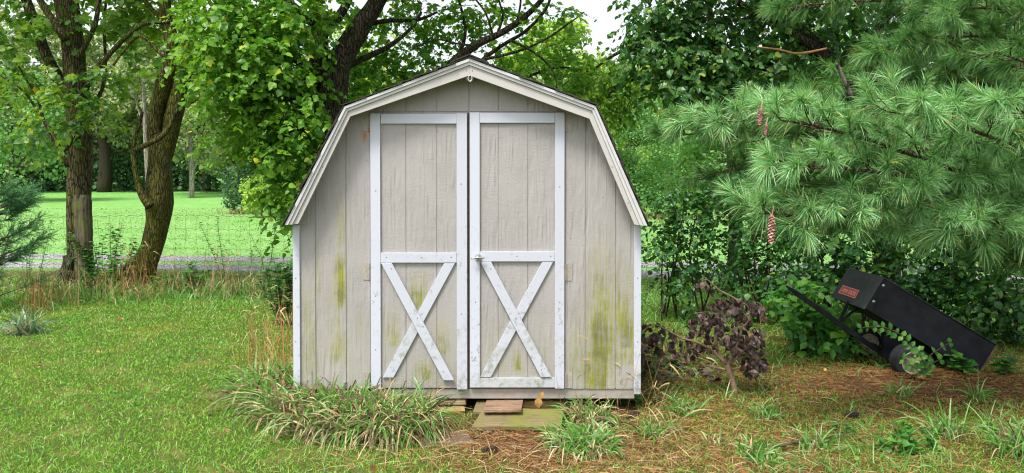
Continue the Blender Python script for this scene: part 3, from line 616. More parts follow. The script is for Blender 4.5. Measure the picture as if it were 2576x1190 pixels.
# ------------------------------------------------------------ timbers and boards at the threshold
def m_wood(name, c1, c2, ax=0, moss=None, mlo=0.45):
    nt = NT(name); s3 = [18, 18, 18]; s3[ax] = 1.2; n = nt.noise(nt.coord(tuple(s3)), 3.0, 5, 0.6, 0.8); c = nt.mix(nt.rng_(n, 0.3, 0.7), c1, c2)
    c = nt.mix(nt.rng_(nt.noise(nt.coord(), 9, 4), 0.5, 0.75, 0, 0.6), c, tuple(x * 0.4 for x in c1))
    if moss: c = nt.mix(nt.rng_(nt.noise(nt.coord(), 5, 5), mlo, mlo + 0.2), c, moss)
    return nt.done(nt.bsdf(c, 0.85, nt.bump(n, 0.6, 0.006), 0.2))
M['wood_red'] = m_wood('weathered_red_wood', (0.17, 0.095, 0.06), (0.38, 0.26, 0.17)); M['wood_log'] = m_wood('rotting_wood', (0.24, 0.12, 0.04), (0.50, 0.33, 0.14))
M['wood_green'] = m_wood('mossy_board', (0.13, 0.10, 0.05), (0.24, 0.19, 0.10), 0, (0.17, 0.17, 0.045), 0.42); M['wood_grey'] = m_wood('grey_brown_board', (0.10, 0.07, 0.05), (0.22, 0.16, 0.11))
def plank(name, mat, pts_bottom, th, label, cat, sag=0.0):
    """four corner points of the underside, thickness th; a few cross cuts keep the edge uneven"""
    A, B, C_, D = [np.array(p, float) for p in pts_bottom]; mb = MB(); n = 10; V = []
    for i in range(n + 1):
        t = i / n
        for p, q in ((A, B), (D, C_)):
            b_ = p + (q - p) * t; jit = np.array([0, rng.uniform(-0.003, 0.003), rng.uniform(-0.002, 0.002)])
            V += [b_ + jit, b_ + jit + np.array([0, 0, th])]
    Fq = []
    for i in range(n):
        a = 4 * i; b_ = a + 4; Fq += [(a, a + 2, b_ + 2, b_), (a + 1, b_ + 1, b_ + 3, a + 3), (a, b_, b_ + 1, a + 1), (a + 2, a + 3, b_ + 3, b_ + 2)]
    Fq += [(0, 1, 3, 2), (4 * n, 4 * n + 2, 4 * n + 3, 4 * n + 1)]
    return tag(mb.add(V, np.array(Fq)).build(name, mat, bevel=0.003), label, cat)
def onz(u, v, z): return G(u, v, z)
plank('wooden_board', M['wood_green'], [onz(1187, 1083, 0.015), onz(1412, 1083, 0.015), onz(1419, 1038, 0.055), onz(1214, 1038, 0.055)], 0.028, 'mossy green wooden board lying flat as step below the right door', 'board')
p = [onz(1216, 1038, 0.09), onz(1312, 1038, 0.09), P(1317, 1008, 0.10), P(1225, 1009, 0.10)]
plank('wooden_board', M['wood_red'], p, 0.022, 'short reddish board leaning up under the shed sill behind the mossy board', 'board')
plank('wooden_board', M['wood_grey'], [onz(1060, 1128, -0.006), onz(1196, 1124, -0.006), onz(1168, 1092, -0.004), onz(1050, 1096, -0.004)], 0.022, 'brown board half buried in fallen needles among the long grass', 'board')
def timber(name, u0, u1, v0, v1, Y, dp, mat, label, seed):
    a = P(u0, v0, Y); b = P(u1, v1, Y); mb = MB(); h = (a[2] - b[2]) / 2; z = (a[2] + b[2]) / 2; xs_ = np.linspace(a[0], b[0], 12); rs = np.random.default_rng(seed); V = []; m = 10
    an = np.linspace(0, 2 * np.pi, m, endpoint=False) + 0.3
    for x in xs_:
        sq = np.maximum(np.abs(np.cos(an)), np.abs(np.sin(an))) ** -0.75
        V.append(np.stack([x + rs.uniform(-0.008, 0.008, m), Y + dp / 2 + np.cos(an) * dp / 2 * sq * rs.uniform(0.9, 1.05, m), z + np.sin(an) * h * sq * rs.uniform(0.88, 1.05, m)], 1))
    V = np.concatenate(V); i, j = np.meshgrid(np.arange(11), np.arange(m), indexing='ij'); j2 = (j + 1) % m
    mb.add(V, np.stack([i * m + j, i * m + j2, (i + 1) * m + j2, (i + 1) * m + j], -1).reshape(-1, 4)); mb.Fc.append(np.array([list(range(m))])); mb.Fc.append(np.array([list(range(11 * m, 12 * m))]))
    return tag(mb.build(name, mat), label, 'timber')
plank('wooden_board', M['wood_green'], [onz(1190, 1043, .055), onz(1290, 1043, .055), P(1292, 1014, .09), P(1200, 1014, .09)], 0.022, 'greenish board mostly hidden beneath the leaning reddish board', 'board')
timber('support_timber', 985, 1171, 1006, 1024, -0.0, 0.14, M['wood_red'], 'reddish split timber wedged directly under the shed sill below the left door', 1)
timber('support_timber', 1000, 1168, 1025, 1052, -0.02, 0.16, M['wood_log'], 'yellowish rotting timber on the ground under the reddish timber', 2)
timber('support_timber', 1318, 1440, 1010, 1042, 0.06, 0.12, M['wood_log'], 'short timber under the sill right of the leaning reddish board', 3)

n = 70; a = rng.uniform(0, 6.28, n); x = rng.normal(0.02, .42, n); y = -0.12 - np.abs(rng.normal(0, .28, n)); sz = rng.uniform(.012, .04, n)[:, None]
mb = MB(); mb.many(OCT, OCTF, np.stack([x, y, .008 + 0 * x], 1), np.stack([np.cos(a), np.sin(a), .1 + 0 * a], 1) * sz, np.stack([-np.sin(a), np.cos(a), 0 * a], 1) * sz * .35, np.array([[0, 0, .4]]) * sz)
tag(mb.build('wood_debris', M['wood_grey']), None, None, None, 'stuff')

# ------------------------------------------------------------ dump cart tipped on its tail
M['black'] = m_plain('black_powder_coat', (0.011, 0.012, 0.017), 0.5, var=0.5, scale=9, spec=0.22)
M['black_front'] = m_plain('faded_black_panel', (0.04, 0.042, 0.048), 0.5, var=0.3, scale=14, spec=0.4)
M['tyre'] = m_plain('tyre_rubber', (0.02, 0.02, 0.022), 0.8, var=0.3)
M['rim'] = m_plain('cream_rim', (0.42, 0.37, 0.27), 0.6, var=0.4, scale=30)
M['plate'] = m_plain('red_plate', (0.50, 0.08, 0.07), 0.45, var=0.2, scale=60)
M['plate_text'] = m_plain('pale_plate_letters', (0.72, 0.35, 0.30), 0.45, var=0.2, scale=60)
M['rust_edge'] = m_plain('rusty_edge', (0.12, 0.08, 0.055), 0.9, var=0.5, scale=40)
CY = 1.02                                   # near side plane
f0 = P(2176, 775, CY); e0 = P(2458, 944, CY); t0 = P(2226, 700, CY)
LA = nrm(e0 - f0); HA = nrm(np.array([-LA[2], 0, LA[0]])); WA = np.array([0, 1.0, 0]); LL = np.linalg.norm(e0 - f0); HH = np.linalg.norm(t0 - f0); WW = 0.66
def C3(l, h, w_): return f0 + LA * l + HA * h + WA * w_
cart = thing('dump_cart', tuple(f0 + LA * 0.5 + np.array([0, .3, -.3])), 'black metal lawn dump cart tipped with its open tail on the ground', 'cart')
def cbox(mb, l0, l1, h0, h1, w0, w1): return mb.hexa([C3(l0, h0, w0), C3(l1, h0, w0), C3(l1, h0, w1), C3(l0, h0, w1), C3(l0, h1, w0), C3(l1, h1, w0), C3(l1, h1, w1), C3(l0, h1, w1)])
T_ = 0.006
cbox(MB(), 0.004, LL, 0.0, HH, 0.0, T_).build('side_panel', M['black'], cart, bevel=0.002)
cbox(MB(), 0.004, LL, 0.0, HH, WW - T_, WW).build('side_panel', M['black'], cart, bevel=0.002)
fp = cbox(MB(), -T_, 0.003, -0.012, HH + 0.004, -0.006, WW + 0.006).build('front_panel', M['black_front'], cart, bevel=0.003)
cbox(MB(), 0.004, LL, 0.001, T_, T_ + 0.001, WW - T_ - 0.001).build('bed', M['black'], cart)
for w_ in (0.0, WW): MB().tube([C3(0.0, HH, w_), C3(LL, HH, w_)], 0.007, 8, smooth=1).build('top_rim', M['black'], cart, smooth=True)
mb = MB(); cbox(mb, LL, LL + 0.014, -0.004, HH, -0.012, 0.03); cbox(mb, LL, LL + 0.014, -0.004, HH, WW - 0.03, WW + 0.012); cbox(mb, LL, LL + 0.014, -0.01, 0.02, 0.03, WW - 0.03)
mb.build('tail_flange', M['rust_edge'], cart)
for h_ in (0.28, 0.8): MB().lathe([(0, -0.012), (0.006, -0.011), (0.009, -0.006), (0.011, -0.002), (0.013, 0.0)], C3(0.035, HH * h_, 0.0), (0, 1, 0), 10).build('bolt_head', M['galv'], cart, smooth=True)
# plate with raised border and letters
pc = C3(-T_, HH * 0.29, WW * (1 - 0.40)); pw, ph = WW * 0.5, HH * 0.27
def PL(a, b, o): return pc - WA * a + HA * b - LA * o     # a to the right as read, o out of the panel
def pbox(mb, a0, a1, b0, b1, o0, o1): return mb.hexa([PL(a0, b0, o0), PL(a1, b0, o0), PL(a1, b0, o1), PL(a0, b0, o1), PL(a0, b1, o0), PL(a1, b1, o0), PL(a1, b1, o1), PL(a0, b1, o1)])
pl = pbox(MB(), -pw / 2, pw / 2, -ph / 2, ph / 2, 0.0005, 0.003).build('name_plate', M['plate'], fp)
mb = MB(); bw = 0.006
for a0, a1, b0, b1 in ((-pw / 2, pw / 2, ph / 2 - bw, ph / 2), (-pw / 2, pw / 2, -ph / 2, -ph / 2 + bw), (-pw / 2, -pw / 2 + bw, -ph / 2 + bw, ph / 2 - bw), (pw / 2 - bw, pw / 2, -ph / 2 + bw, ph / 2 - bw)): pbox(mb, a0, a1, b0, b1, 0.0031, 0.0055)
tc = bpy.data.curves.new('plate_lettering', 'FONT'); tc.body = 'LAWN TENDER'; tc.size = 1.0; tc.extrude = 0.02; tc.align_x = 'CENTER'; tc.align_y = 'CENTER'
to = bpy.data.objects.new('plate_lettering', tc); col.objects.link(to); bpy.context.view_layer.update()
tm = bpy.data.meshes.new_from_object(to.evaluated_get(bpy.context.evaluated_depsgraph_get())); bpy.data.objects.remove(to)
tv = np.array([v.co[:] for v in tm.vertices]); tw = np.ptp(tv[:, 0]); th_ = np.ptp(tv[:, 1]); tv -= (tv.max(0) + tv.min(0)) / 2
for fce in tm.polygons: pass
pts = np.array([PL(x / tw * pw * 0.84, y / th_ * ph * 0.5, 0.0042 + z * 0.06) for x, y, z in tv])
b0 = mb.n; mb.V.append(pts); mb.n += len(pts)
for fce in tm.polygons: mb.Fc.append(np.array([list(fce.vertices)]) + b0)
mb.build('plate_lettering', M['plate_text'], pl)
# drawbar, latch struts, axle, wheels
YM = CY + 0.33
d0, d1 = P(1977, 719, YM - 0.03), P(2232, 899, YM - 0.05); da = nrm(d1 - d0); dn = np.array([-da[2], 0, da[0]])
mb = MB(); hw = 0.021
def beam(mb, a, b, hn, hy, nv):
    mb.hexa([a - nv * hn - WA * hy, b - nv * hn - WA * hy, b - nv * hn + WA * hy, a - nv * hn + WA * hy, a + nv * hn - WA * hy, b + nv * hn - WA * hy, b + nv * hn + WA * hy, a + nv * hn + WA * hy])
beam(mb, d0 + da * 0.1, d1, hw, 0.02, dn)
mb.hexa([d0 - dn * 0.006 - WA * 0.012, d0 + da * 0.1 - dn * hw - WA * 0.018, d0 + da * 0.1 - dn * hw + WA * 0.018, d0 - dn * 0.006 + WA * 0.012, d0 + dn * 0.006 - WA * 0.012, d0 + da * 0.1 + dn * hw - WA * 0.018, d0 + da * 0.1 + dn * hw + WA * 0.018, d0 + dn * 0.006 + WA * 0.012])
mb.build('drawbar', M['black'], cart, bevel=0.002)
mb = MB(); h0 = d0 + da * 0.004; mb.tube([h0 + dn * 0.004 + da * 0.05, h0 + dn * 0.05, h0 + dn * 0.055 - da * 0.03], 0.007, 8); mb.build('hitch_pin', M['galv'], cart)
mb = MB()
for (ua, va, ub, vb) in ((2136, 757, 2113, 806), (2162, 770, 2114, 809)):
    a, b = P(ua, va, YM - 0.02), P(ub, vb, YM - 0.02); aa = nrm(b - a); beam(mb, a, b, 0.014 if ua < 2150 else 0.011, 0.006, np.array([-aa[2], 0, aa[0]]))
mb.build('latch_bracket', M['black'], cart, bevel=0.002)
AX = P(2279, 905, CY - 0.02); AXB = np.array([AX[0], CY + WW + 0.02, AX[2]])
MB().tube([AX, AXB], 0.012, 10, smooth=1).build('axle', M['black'], cart)
mb = MB(); a = P(2219, 836, CY + 0.2); b = P(2290, 838, CY + 0.2); mb.hexa([(a[0], CY + 0.16, AX[2] - 0.03), (b[0], CY + 0.16, AX[2] - 0.03), (b[0], CY + 0.22, AX[2] - 0.03), (a[0], CY + 0.22, AX[2] - 0.03), (a[0], CY + 0.16, a[2]), (b[0] + 0.02, CY + 0.16, b[2]), (b[0] + 0.02, CY + 0.22, b[2]), (a[0], CY + 0.22, a[2])])
mb.build('axle_plate', M['black'], cart)
def cart_wheel(c):
    wmb = MB(); r_ = 0.135; hwid = 0.075
    tp = [(0.088, -hwid), (0.105, -hwid - 0.004), (r_ - 0.012, -hwid + 0.004), (r_ - 0.002, -hwid + 0.02)]
    for k in range(7):
        o = -hwid + 0.022 + k * 0.0155; tp += [(r_, o), (r_, o + 0.010), (r_ - 0.006, o + 0.0115), (r_ - 0.006, o + 0.0145)]
    tp += [(r_ - 0.012, hwid - 0.004), (0.105, hwid + 0.004), (0.088, hwid)]
    wl = wmb.lathe(tp, c, (0, 1, 0), 40).build('wheel', M['tyre'], cart, smooth=True)
    rm = MB(); rm.lathe([(0.094, -hwid - 0.004), (0.090, -hwid - 0.008), (0.083, -hwid - 0.002), (0.078, -hwid + 0.022), (0.055, -hwid + 0.030), (0.045, -hwid + 0.018), (0.026, -hwid + 0.012), (0.022, -hwid - 0.004), (0.012, -hwid - 0.006), (0.0, -hwid - 0.006)], c, (0, 1, 0), 36)
    for k in range(5):
        an = k * 2 * np.pi / 5; v = np.array([np.cos(an), 0, np.sin(an)]); s_ = np.array([-np.sin(an), 0, np.cos(an)]); o = np.array([0, -hwid + 0.004, 0])
        a, b = c + v * 0.024 + o, c + v * 0.082 + o; rm.hexa([a - s_ * 0.008, b - s_ * 0.006, b - s_ * 0.006 + WA * 0.03, a - s_ * 0.008 + WA * 0.03, a + s_ * 0.008, b + s_ * 0.006, b + s_ * 0.006 + WA * 0.03, a + s_ * 0.008 + WA * 0.03])
    rm.build('rim', M['rim'], wl, smooth=False)
cart_wheel(np.array([AX[0], CY - 0.06, max(AX[2], 0.115)])); cart_wheel(np.array([AX[0] - 0.02, CY + WW + 0.02, max(AX[2], 0.115)]))

# ------------------------------------------------------------ trees
def clumps_to_leaves(mb, cl, ntw, L, per, size, T=LEAF_HEART, wood=None, droop=0.35, hang=0.35, hollow=0.0, out=0.6, twood=0.5):
    """cl: list of (centre, radii, twigs) clump ellipsoids"""
    for c, r, n in cl:
        n = int(n * ntw); p, d0_ = in_ell(n, c, np.asarray(r) * 0.92, hollow)
        d = nrm(out * (p - np.asarray(c)) / (np.asarray(r).mean() + 1e-6) + 0.8 * rdir(n) * np.array([1, 1, 0.5]))
        ln = L * rng.uniform(0.6, 1.25, n)
        kw = int(n * twood)
        if wood is not None and kw: sprays(mb, p[:kw], d[:kw], ln[:kw], per, size, T, droop, hang, wood)
        sprays(mb, p[kw:] if wood is not None else p, d[kw:] if wood is not None else d, ln[kw:] if wood is not None else ln, per, size, T, droop, hang)
def E(u, v, Y, ru, rv, ry):
    """ellipsoid centred where (u, v) meets the plane Y, its size given at that distance in photo units"""
    k = (Y + 5.4) / F; return P(u, v, Y), (ru * k, ry, rv * k)
def two_mats(a, b, name, mat, parent):
    """leaves a and their twigs b as one mesh with two materials"""
    nf = sum(len(f) for f in a.Fc); nb = sum(len(f) for f in b.Fc)
    for f in b.Fc: a.Fc.append(f + a.n)
    a.V += b.V; a.n += b.n; o = a.build(name, mat, parent); o.data.materials.append(M['twig'])
    mi = np.zeros(len(o.data.polygons), np.int32); mi[nf:] = 1; o.data.polygons.foreach_set('material_index', mi); return o
def tree(name, label, base, trunk, limbs, bark, crown_mb, leafmat, twigs_mb=None, group=None):
    t = thing(name, tuple(base), label, 'tree', group)
    mb = MB(); mb.tube(*trunk, seg=18, rough=0.10, smooth=5); mb.build('trunk', M[bark], t, smooth=True)
    for pts, rad in limbs: MB().tube(pts, rad, 9, 0.10, smooth=4).build('limb', M[bark], t, smooth=True)
    two_mats(crown_mb, twigs_mb, 'crown', M[leafmat], t)
    return t
def UV(lst, Y):
    """[(u, v, width px[, dy])] at distance plane Y -> points, radii"""
    pts = [P(q[0], q[1], Y + (q[3] if len(q) > 3 else 0)) for q in lst]; k = (Y + 5.4) / F
    return np.array(pts), np.array([q[2] / 2 * k for q in lst])
def rand_limb(p0, d, L, r, n=5, wig=0.18, up=0.1):
    pts = [np.array(p0)]; d = nrm(np.array(d, float))
    for i in range(n):
        d = nrm(d + rng.normal(0, wig, 3) + np.array([0, 0, up])); pts.append(pts[-1] + d * L / n)
    return pts, np.linspace(r, r * 0.25, n + 1)

# straight tree on the left
YA = 6.4
tA = UV([(208, 760, 84), (204, 728, 70), (202, 640, 60), (200, 500, 56), (201, 380, 57), (197, 270, 56), (188, 170, 52), (180, 80, 52), (168, 0, 56), (160, -120, 50), (150, -330, 40), (140, -600, 22)], YA)
lA = [UV([(180, 262, 34), (150, 205, 28), (118, 140, 26), (88, 60, 26), (66, 0, 24), (30, -110, 20), (-30, -260, 14), (-80, -380, 8)], YA),
      UV([(205, 240, 16), (250, 170, 13), (300, 110, 12), (360, 62, 10), (420, 55, 7), (470, 40, 5)], YA - .2),
      UV([(190, 330, 12), (160, 380, 9), (120, 330, 7), (95, 250, 6), (60, 190, 5), (20, 120, 4)], YA - .3),
      UV([(210, 300, 12), (255, 230, 9), (265, 160, 8), (262, 60, 7), (270, -20, 6)], YA + .3),
      UV([(195, 150, 14), (240, 60, 12), (255, -40, 10), (300, -150, 7)], YA - .3),
      UV([(170, 420, 10), (135, 340, 8), (100, 290, 7), (60, 230, 5), (0, 190, 4)], YA - .4),
      UV([(165, 100, 20), (90, -20, 16), (40, -150, 10), (20, -300, 6)], YA - .6)]
mb = MB(); tw = MB()
cl = []
for u, v, ru, rv, dy, n in [(40, 60, 80, 75, 0, 60), (70, 170, 80, 55, -.3, 46), (30, 250, 60, 45, .2, 30), (130, 40, 60, 45, -.5, 26), (150, 255, 45, 45, -.9, 26), (180, 205, 40, 40, -.8, 14), (165, 320, 48, 30, -.8, 20), (120, 350, 40, 30, .3, 14),
                            (250, 40, 70, 55, .4, 44), (300, 110, 55, 42, .3, 18), (330, 30, 60, 45, .2, 34), (280, 190, 55, 26, -.3, 14), (340, 185, 45, 18, -.4, 9), (240, 265, 40, 30, -.7, 12), (60, 330, 40, 30, .4, 14), (270, 300, 36, 30, 0.3, 9), (100, -60, 130, 70, 0, 60), (300, -80, 120, 70, 0.2, 60), (20, 120, 60, 80, .6, 40)]:
    cl.append((*E(u, v, YA + dy, ru, rv, 0.45), n))
for i in range(12): cl.append((*E(rng.uniform(-250, 380), rng.uniform(-600, -150), YA + rng.uniform(-1.2, 1.2), 130, 110, 0.8), 50))
clumps_to_leaves(mb, cl, 0.72, 0.34, 9, 0.105, LEAF_HEART, tw, 0.3, 0.55, twood=0.35)
tree('mossy_tree', 'straight trunked tree beside the split grey fence post', (tA[0][0][0], YA, 0), tA, lA, 'bark_left', mb, 'leaf_left', tw)

# forked, bent tree
YB = 6.3
tB = UV([(345, 745, 96), (352, 715, 76), (365, 665, 60), (384, 610, 54), (397, 560, 58), (402, 510, 66), (402, 460, 62), (402, 410, 56), (398, 370, 46), (388, 330, 36), (396, 270, 40), (412, 215, 42), (428, 165, 40), (432, 110, 34), (420, 50, 30), (412, -20, 26), (400, -200, 18), (380, -400, 9)], YB)
lB = [UV([(410, 400, 44), (425, 350, 42), (440, 280, 44), (455, 210, 44), (466, 150, 40), (470, 100, 30), (455, 50, 24), (470, -60, 20), (500, -250, 12)], YB + .06),
      UV([(378, 520, 26), (358, 492, 18), (345, 455, 13), (338, 410, 12), (337, 385, 14), (352, 372, 14), (378, 360, 13), (405, 345, 13), (428, 318, 12), (442, 285, 11), (468, 264, 10), (495, 250, 8), (520, 236, 5)], YB - .3),
      UV([(338, 400, 11), (335, 375, 10), (342, 340, 9), (352, 310, 9), (358, 280, 7)], YB - .25),
      UV([(432, 170, 10), (390, 120, 9), (350, 90, 8), (310, 130, 6), (285, 165, 5)], YB - .2),
      UV([(470, 110, 16), (520, 40, 12), (580, -40, 8)], YB - .1), UV([(425, 60, 14), (370, 10, 10), (330, -60, 7)], YB)]
mb = MB(); tw = MB(); cl = []
for u, v, ru, rv, dy, n in [(400, 20, 60, 40, .3, 40), (330, 60, 60, 40, .3, 26), (370, 130, 60, 26, .2, 14), (470, 110, 50, 60, -.7, 26), (455, 145, 38, 40, -1.0, 14), (500, 40, 60, 60, -.5, 40), (400, -60, 120, 50, 0, 60), (500, 190, 30, 40, -.7, 10), (380, 180, 50, 18, -.1, 8)]:
    cl.append((*E(u, v, YB + dy, ru, rv, 0.4), n))
for i in range(10): cl.append((*E(rng.uniform(250, 620), rng.uniform(-500, -120), YB + rng.uniform(-1.2, 1.2), 120, 100, 0.8), 50))
clumps_to_leaves(mb, cl, 0.75, 0.32, 9, 0.105, LEAF_HEART, tw, 0.3, 0.5, twood=0.35)
tree('mossy_tree', 'bent mossy tree forking into two stems with a looping thin side branch', (tB[0][0][0], YB, 0), tB, lB, 'bark_moss', mb, 'leaf_left', tw)

# mulberry behind the left side of the shed
YC = 5.0
tC = UV([(800, 760, 110), (805, 640, 92), (812, 500, 84), (822, 400, 78), (832, 300, 72), (842, 220, 66), (850, 165, 64), (880, 110, 58), (912, 60, 50), (945, 10, 42), (985, -60, 34), (1050, -200, 24), (1100, -400, 10)], YC)
lC = [UV([(806, 420, 60), (800, 320, 56), (798, 220, 50), (804, 130, 46), (800, 60, 40), (790, -20, 34), (770, -200, 20), (740, -380, 8)], YC + .25),
      UV([(858, 172, 22), (930, 140, 15), (985, 112, 12), (1035, 70, 9), (1060, 30, 6)], YC + .2),
      UV([(815, 90, 20), (850, 45, 24), (875, 0, 22), (900, -80, 14)], YC - .1),
      UV([(800, 210, 18), (740, 150, 13), (680, 110, 10), (620, 90, 8), (560, 100, 5)], YC - .5),
      UV([(800, 260, 16), (740, 250, 11), (670, 250, 9), (610, 275, 6)], YC - .6),
      UV([(792, 60, 20), (720, 0, 15), (640, -30, 11), (560, -20, 8), (500, 10, 5)], YC - .4),
      UV([(925, 60, 16), (980, 52, 11), (1050, 50, 9), (1100, 30, 6)], YC + .3),
      UV([(810, 330, 14), (750, 330, 9), (700, 350, 7), (650, 390, 5)], YC - .5)]
mb = MB(); tw = MB(); cl = []
for u, v, ru, rv, dy, n in [(560, 40, 80, 60, -.6, 80), (660, 40, 80, 60, -.5, 80), (750, 50, 70, 60, -.6, 64), (530, 120, 60, 55, -.8, 50), (610, 130, 70, 60, -.7, 76), (700, 140, 70, 60, -.7, 76), (780, 140, 45, 60, -.7, 8), (560, 200, 60, 50, -.7, 46), (640, 215, 70, 55, -.7, 70), (730, 230, 60, 55, -.6, 56), (800, 230, 40, 50, -.8, 8),
                            (580, 275, 50, 45, -.5, 34), (660, 300, 60, 50, -.5, 56), (740, 310, 55, 50, -.6, 50), (800, 320, 30, 45, -.8, 8), (560, 345, 36, 40, -.2, 18), (630, 370, 50, 38, -.3, 30), (720, 390, 60, 45, -.4, 48), (780, 400, 38, 55, -.7, 8), (740, 460, 50, 45, -.3, 34), (700, 500, 40, 36, -.2, 16), (760, 490, 40, 50, -.4, 24), (718, 560, 30, 50, .2, 10),
                            (830, 10, 40, 30, -.5, 10), (860, 290, 30, 30, .8, 8), (900, 200, 60, 50, 1.0, 40), (960, 190, 60, 45, 1.2, 36), (920, 130, 50, 50, 1.2, 30), (1010, 210, 60, 40, 1.2, 32), (990, 60, 60, 50, 1.2, 30), (900, 40, 40, 40, 1.0, 14), (880, 260, 50, 30, 1.4, 20)]:
    cl.append((*E(u, v, YC + dy, ru, rv, 0.5), n))
for i in range(16): cl.append((*E(rng.uniform(480, 1050), rng.uniform(-480, -70), YC + rng.uniform(-1.4, 1.4), 120, 90, 0.8), 60))
clumps_to_leaves(mb, cl, 1.25, 0.36, 10, 0.088, LEAF_HEART, tw, 0.5, 0.6, twood=0.3)
tree('mulberry_tree', 'dark trunked tree behind the left roof slope with drooping bright green leaves', (tC[0][0][0], YC, 0), tC, lC, 'bark_dark', mb, 'leaf_mulberry', tw)

# tree behind the ridge, its limbs crossing the gap
YD = 5.6
tD = UV([(1110, 700, 60), (1112, 500, 54), (1118, 300, 46), (1130, 190, 40), (1150, 150, 30), (1200, 112, 22), (1262, 82, 19), (1320, 42, 17), (1362, 0, 15), (1420, -80, 12), (1480, -180, 8)], YD)
lD = [UV([(1130, 250, 24), (1190, 190, 18), (1215, 150, 16), (1270, 110, 14), (1320, 80, 12), (1368, 30, 11), (1390, -20, 9), (1420, -120, 6)], YD + .3),
      UV([(1150, 150, 20), (1170, 90, 12), (1165, 40, 10), (1150, -20, 8), (1140, -120, 6)], YD + .4),
      UV([(1215, 150, 12), (1300, 130, 9), (1370, 100, 8), (1430, 60, 6), (1470, 30, 4)], YD - .1),
      UV([(1280, 100, 9), (1340, 130, 7), (1385, 170, 6), (1400, 220, 5), (1370, 260, 4)], YD - .2),
      UV([(1250, 88, 10), (1265, 40, 8), (1255, 0, 7), (1240, -80, 5)], YD + .2), UV([(1195, 115, 9), (1150, 110, 7), (1100, 100, 6), (1040, 120, 4)], YD - .3),
      UV([(1240, 90, 9), (1220, 30, 7), (1180, -20, 6)], YD), UV([(1300, 55, 8), (1310, 0, 7), (1300, -60, 5)], YD + .5), UV([(1140, 230, 18), (1300, 200, 12), (1400, 170, 8), (1480, 180, 5)], YD + .6)]
lD = [(p_, r_ * 0.72) for p_, r_ in lD]; tD = (tD[0], tD[1] * 0.85)
mb = MB(); tw = MB(); cl = []
for u, v, ru, rv, dy, n in [(1060, 30, 70, 40, .4, 26), (1130, 60, 60, 45, .6, 26), (1090, 120, 60, 40, .6, 22), (1040, 150, 50, 40, .6, 20), (1180, 30, 60, 40, .6, 24), (1250, 30, 50, 40, .5, 18), (1200, 100, 50, 40, .9, 16), (1290, 120, 50, 40, .9, 18), (1330, 60, 45, 40, .6, 13), (1390, 110, 40, 40, .5, 12), (1400, 40, 36, 28, .4, 9), (1350, 170, 60, 40, .6, 26), (1430, 190, 50, 40, .5, 22), (1420, 140, 40, 30, .3, 12), (1460, 240, 50, 40, .3, 26), (1500, 170, 40, 30, .3, 14), (1240, 160, 50, 30, 1.2, 16), (1440, 45, 26, 20, .2, 6), (1120, 180, 60, 30, 1.0, 20), (1000, 110, 40, 40, .9, 10)]:
    cl.append((*E(u, v, YD + dy, ru, rv, 0.5), n))
for i in range(14): cl.append((*E(rng.uniform(950, 1430), rng.uniform(-420, -60), YD + rng.uniform(-1.2, 1.6), 100, 80, 0.8), 26))
clumps_to_leaves(mb, cl, 1.75, 0.32, 9, 0.074, LEAF_HEART, tw, 0.3, 0.45, twood=0.5)
tree('mulberry_tree', 'tree behind the roof ridge with crossing dark limbs against the sky', (tD[0][0][0], YD, 0), tD, lD, 'bark_dark', mb, 'leaf_centre', tw)

# broad leaved tree to the right of the shed, dark drooping crown
YE = 4.2
tE = UV([(2230, 760, 70), (2230, 600, 60), (2220, 420, 54), (2170, 260, 50), (2050, 120, 44), (1930, 0, 36), (1900, -200, 26), (1880, -450, 10)], YE + .6)
lE = [UV([(2170, 260, 26), (2000, 180, 22), (1900, 165, 20), (1800, 110, 16), (1720, 100, 11), (1640, 120, 7)], YE + .4), UV([(2050, 120, 24), (1900, 30, 18), (1760, -40, 12), (1640, -60, 6)], YE + .2),
      UV([(2140, 220, 22), (2180, 110, 18), (2240, 40, 14), (2300, 0, 8)], YE + .6), UV([(2190, 310, 18), (2030, 310, 14), (1900, 300, 12), (1800, 260, 9), (1700, 250, 6)], YE), UV([(2000, 70, 20), (2060, -60, 14), (2200, -120, 8)], YE + .9)]
mb = MB(); tw = MB(); cl = []
for u, v, ru, rv, dy, n in [(1620, 40, 60, 50, .2, 50), (1700, 50, 60, 50, .2, 60), (1780, 60, 60, 50, .2, 60), (1640, 115, 60, 45, .1, 50), (1700, 160, 60, 45, 0, 60), (1780, 150, 60, 50, 0, 60), (1860, 150, 60, 55, .1, 60), (1940, 170, 60, 50, .2, 50), (1860, 60, 60, 50, .4, 50), (1950, 60, 60, 60, .4, 50), (1690, 215, 50, 30, -.1, 30), (1780, 215, 50, 40, -.1, 36), (1870, 225, 50, 35, 0, 30),
                            (1600, 150, 30, 40, .3, 14), (2040, 100, 70, 70, .8, 56), (2130, 80, 70, 70, .9, 56), (2220, 70, 70, 70, 1.0, 56), (2320, 60, 70, 70, 1.0, 50), (2420, 70, 80, 80, 1.0, 56), (2520, 90, 80, 90, 1.0, 56), (2050, 210, 70, 60, .8, 46), (2160, 220, 80, 70, 1.0, 46), (2280, 220, 80, 80, 1.1, 46), (2400, 230, 90, 80, 1.2, 46), (2530, 250, 80, 100, 1.2, 46), (2000, -20, 120, 50, .5, 60), (1720, -30, 110, 40, .3, 60), (2300, -40, 150, 60, 1.0, 60)]:
    cl.append((*E(u, v, YE + dy, ru, rv, 0.5), n))
for i in range(22): cl.append((*E(rng.uniform(1580, 2700), rng.uniform(-550, -60), YE + rng.uniform(-1.0, 2.2), 130, 100, 0.8), 70))
clumps_to_leaves(mb, cl, 1.2, 0.34, 10, 0.088, LEAF_OVAL * np.array([1.45, 1, 1]), tw, 0.5, 0.8, twood=0.2)
tree('shade_tree', 'dark leafy tree overhanging the yard behind the pine boughs', (tE[0][0][0], YE + .6, 0), tE, lE, 'bark_dark', mb, 'leaf_dark', tw)
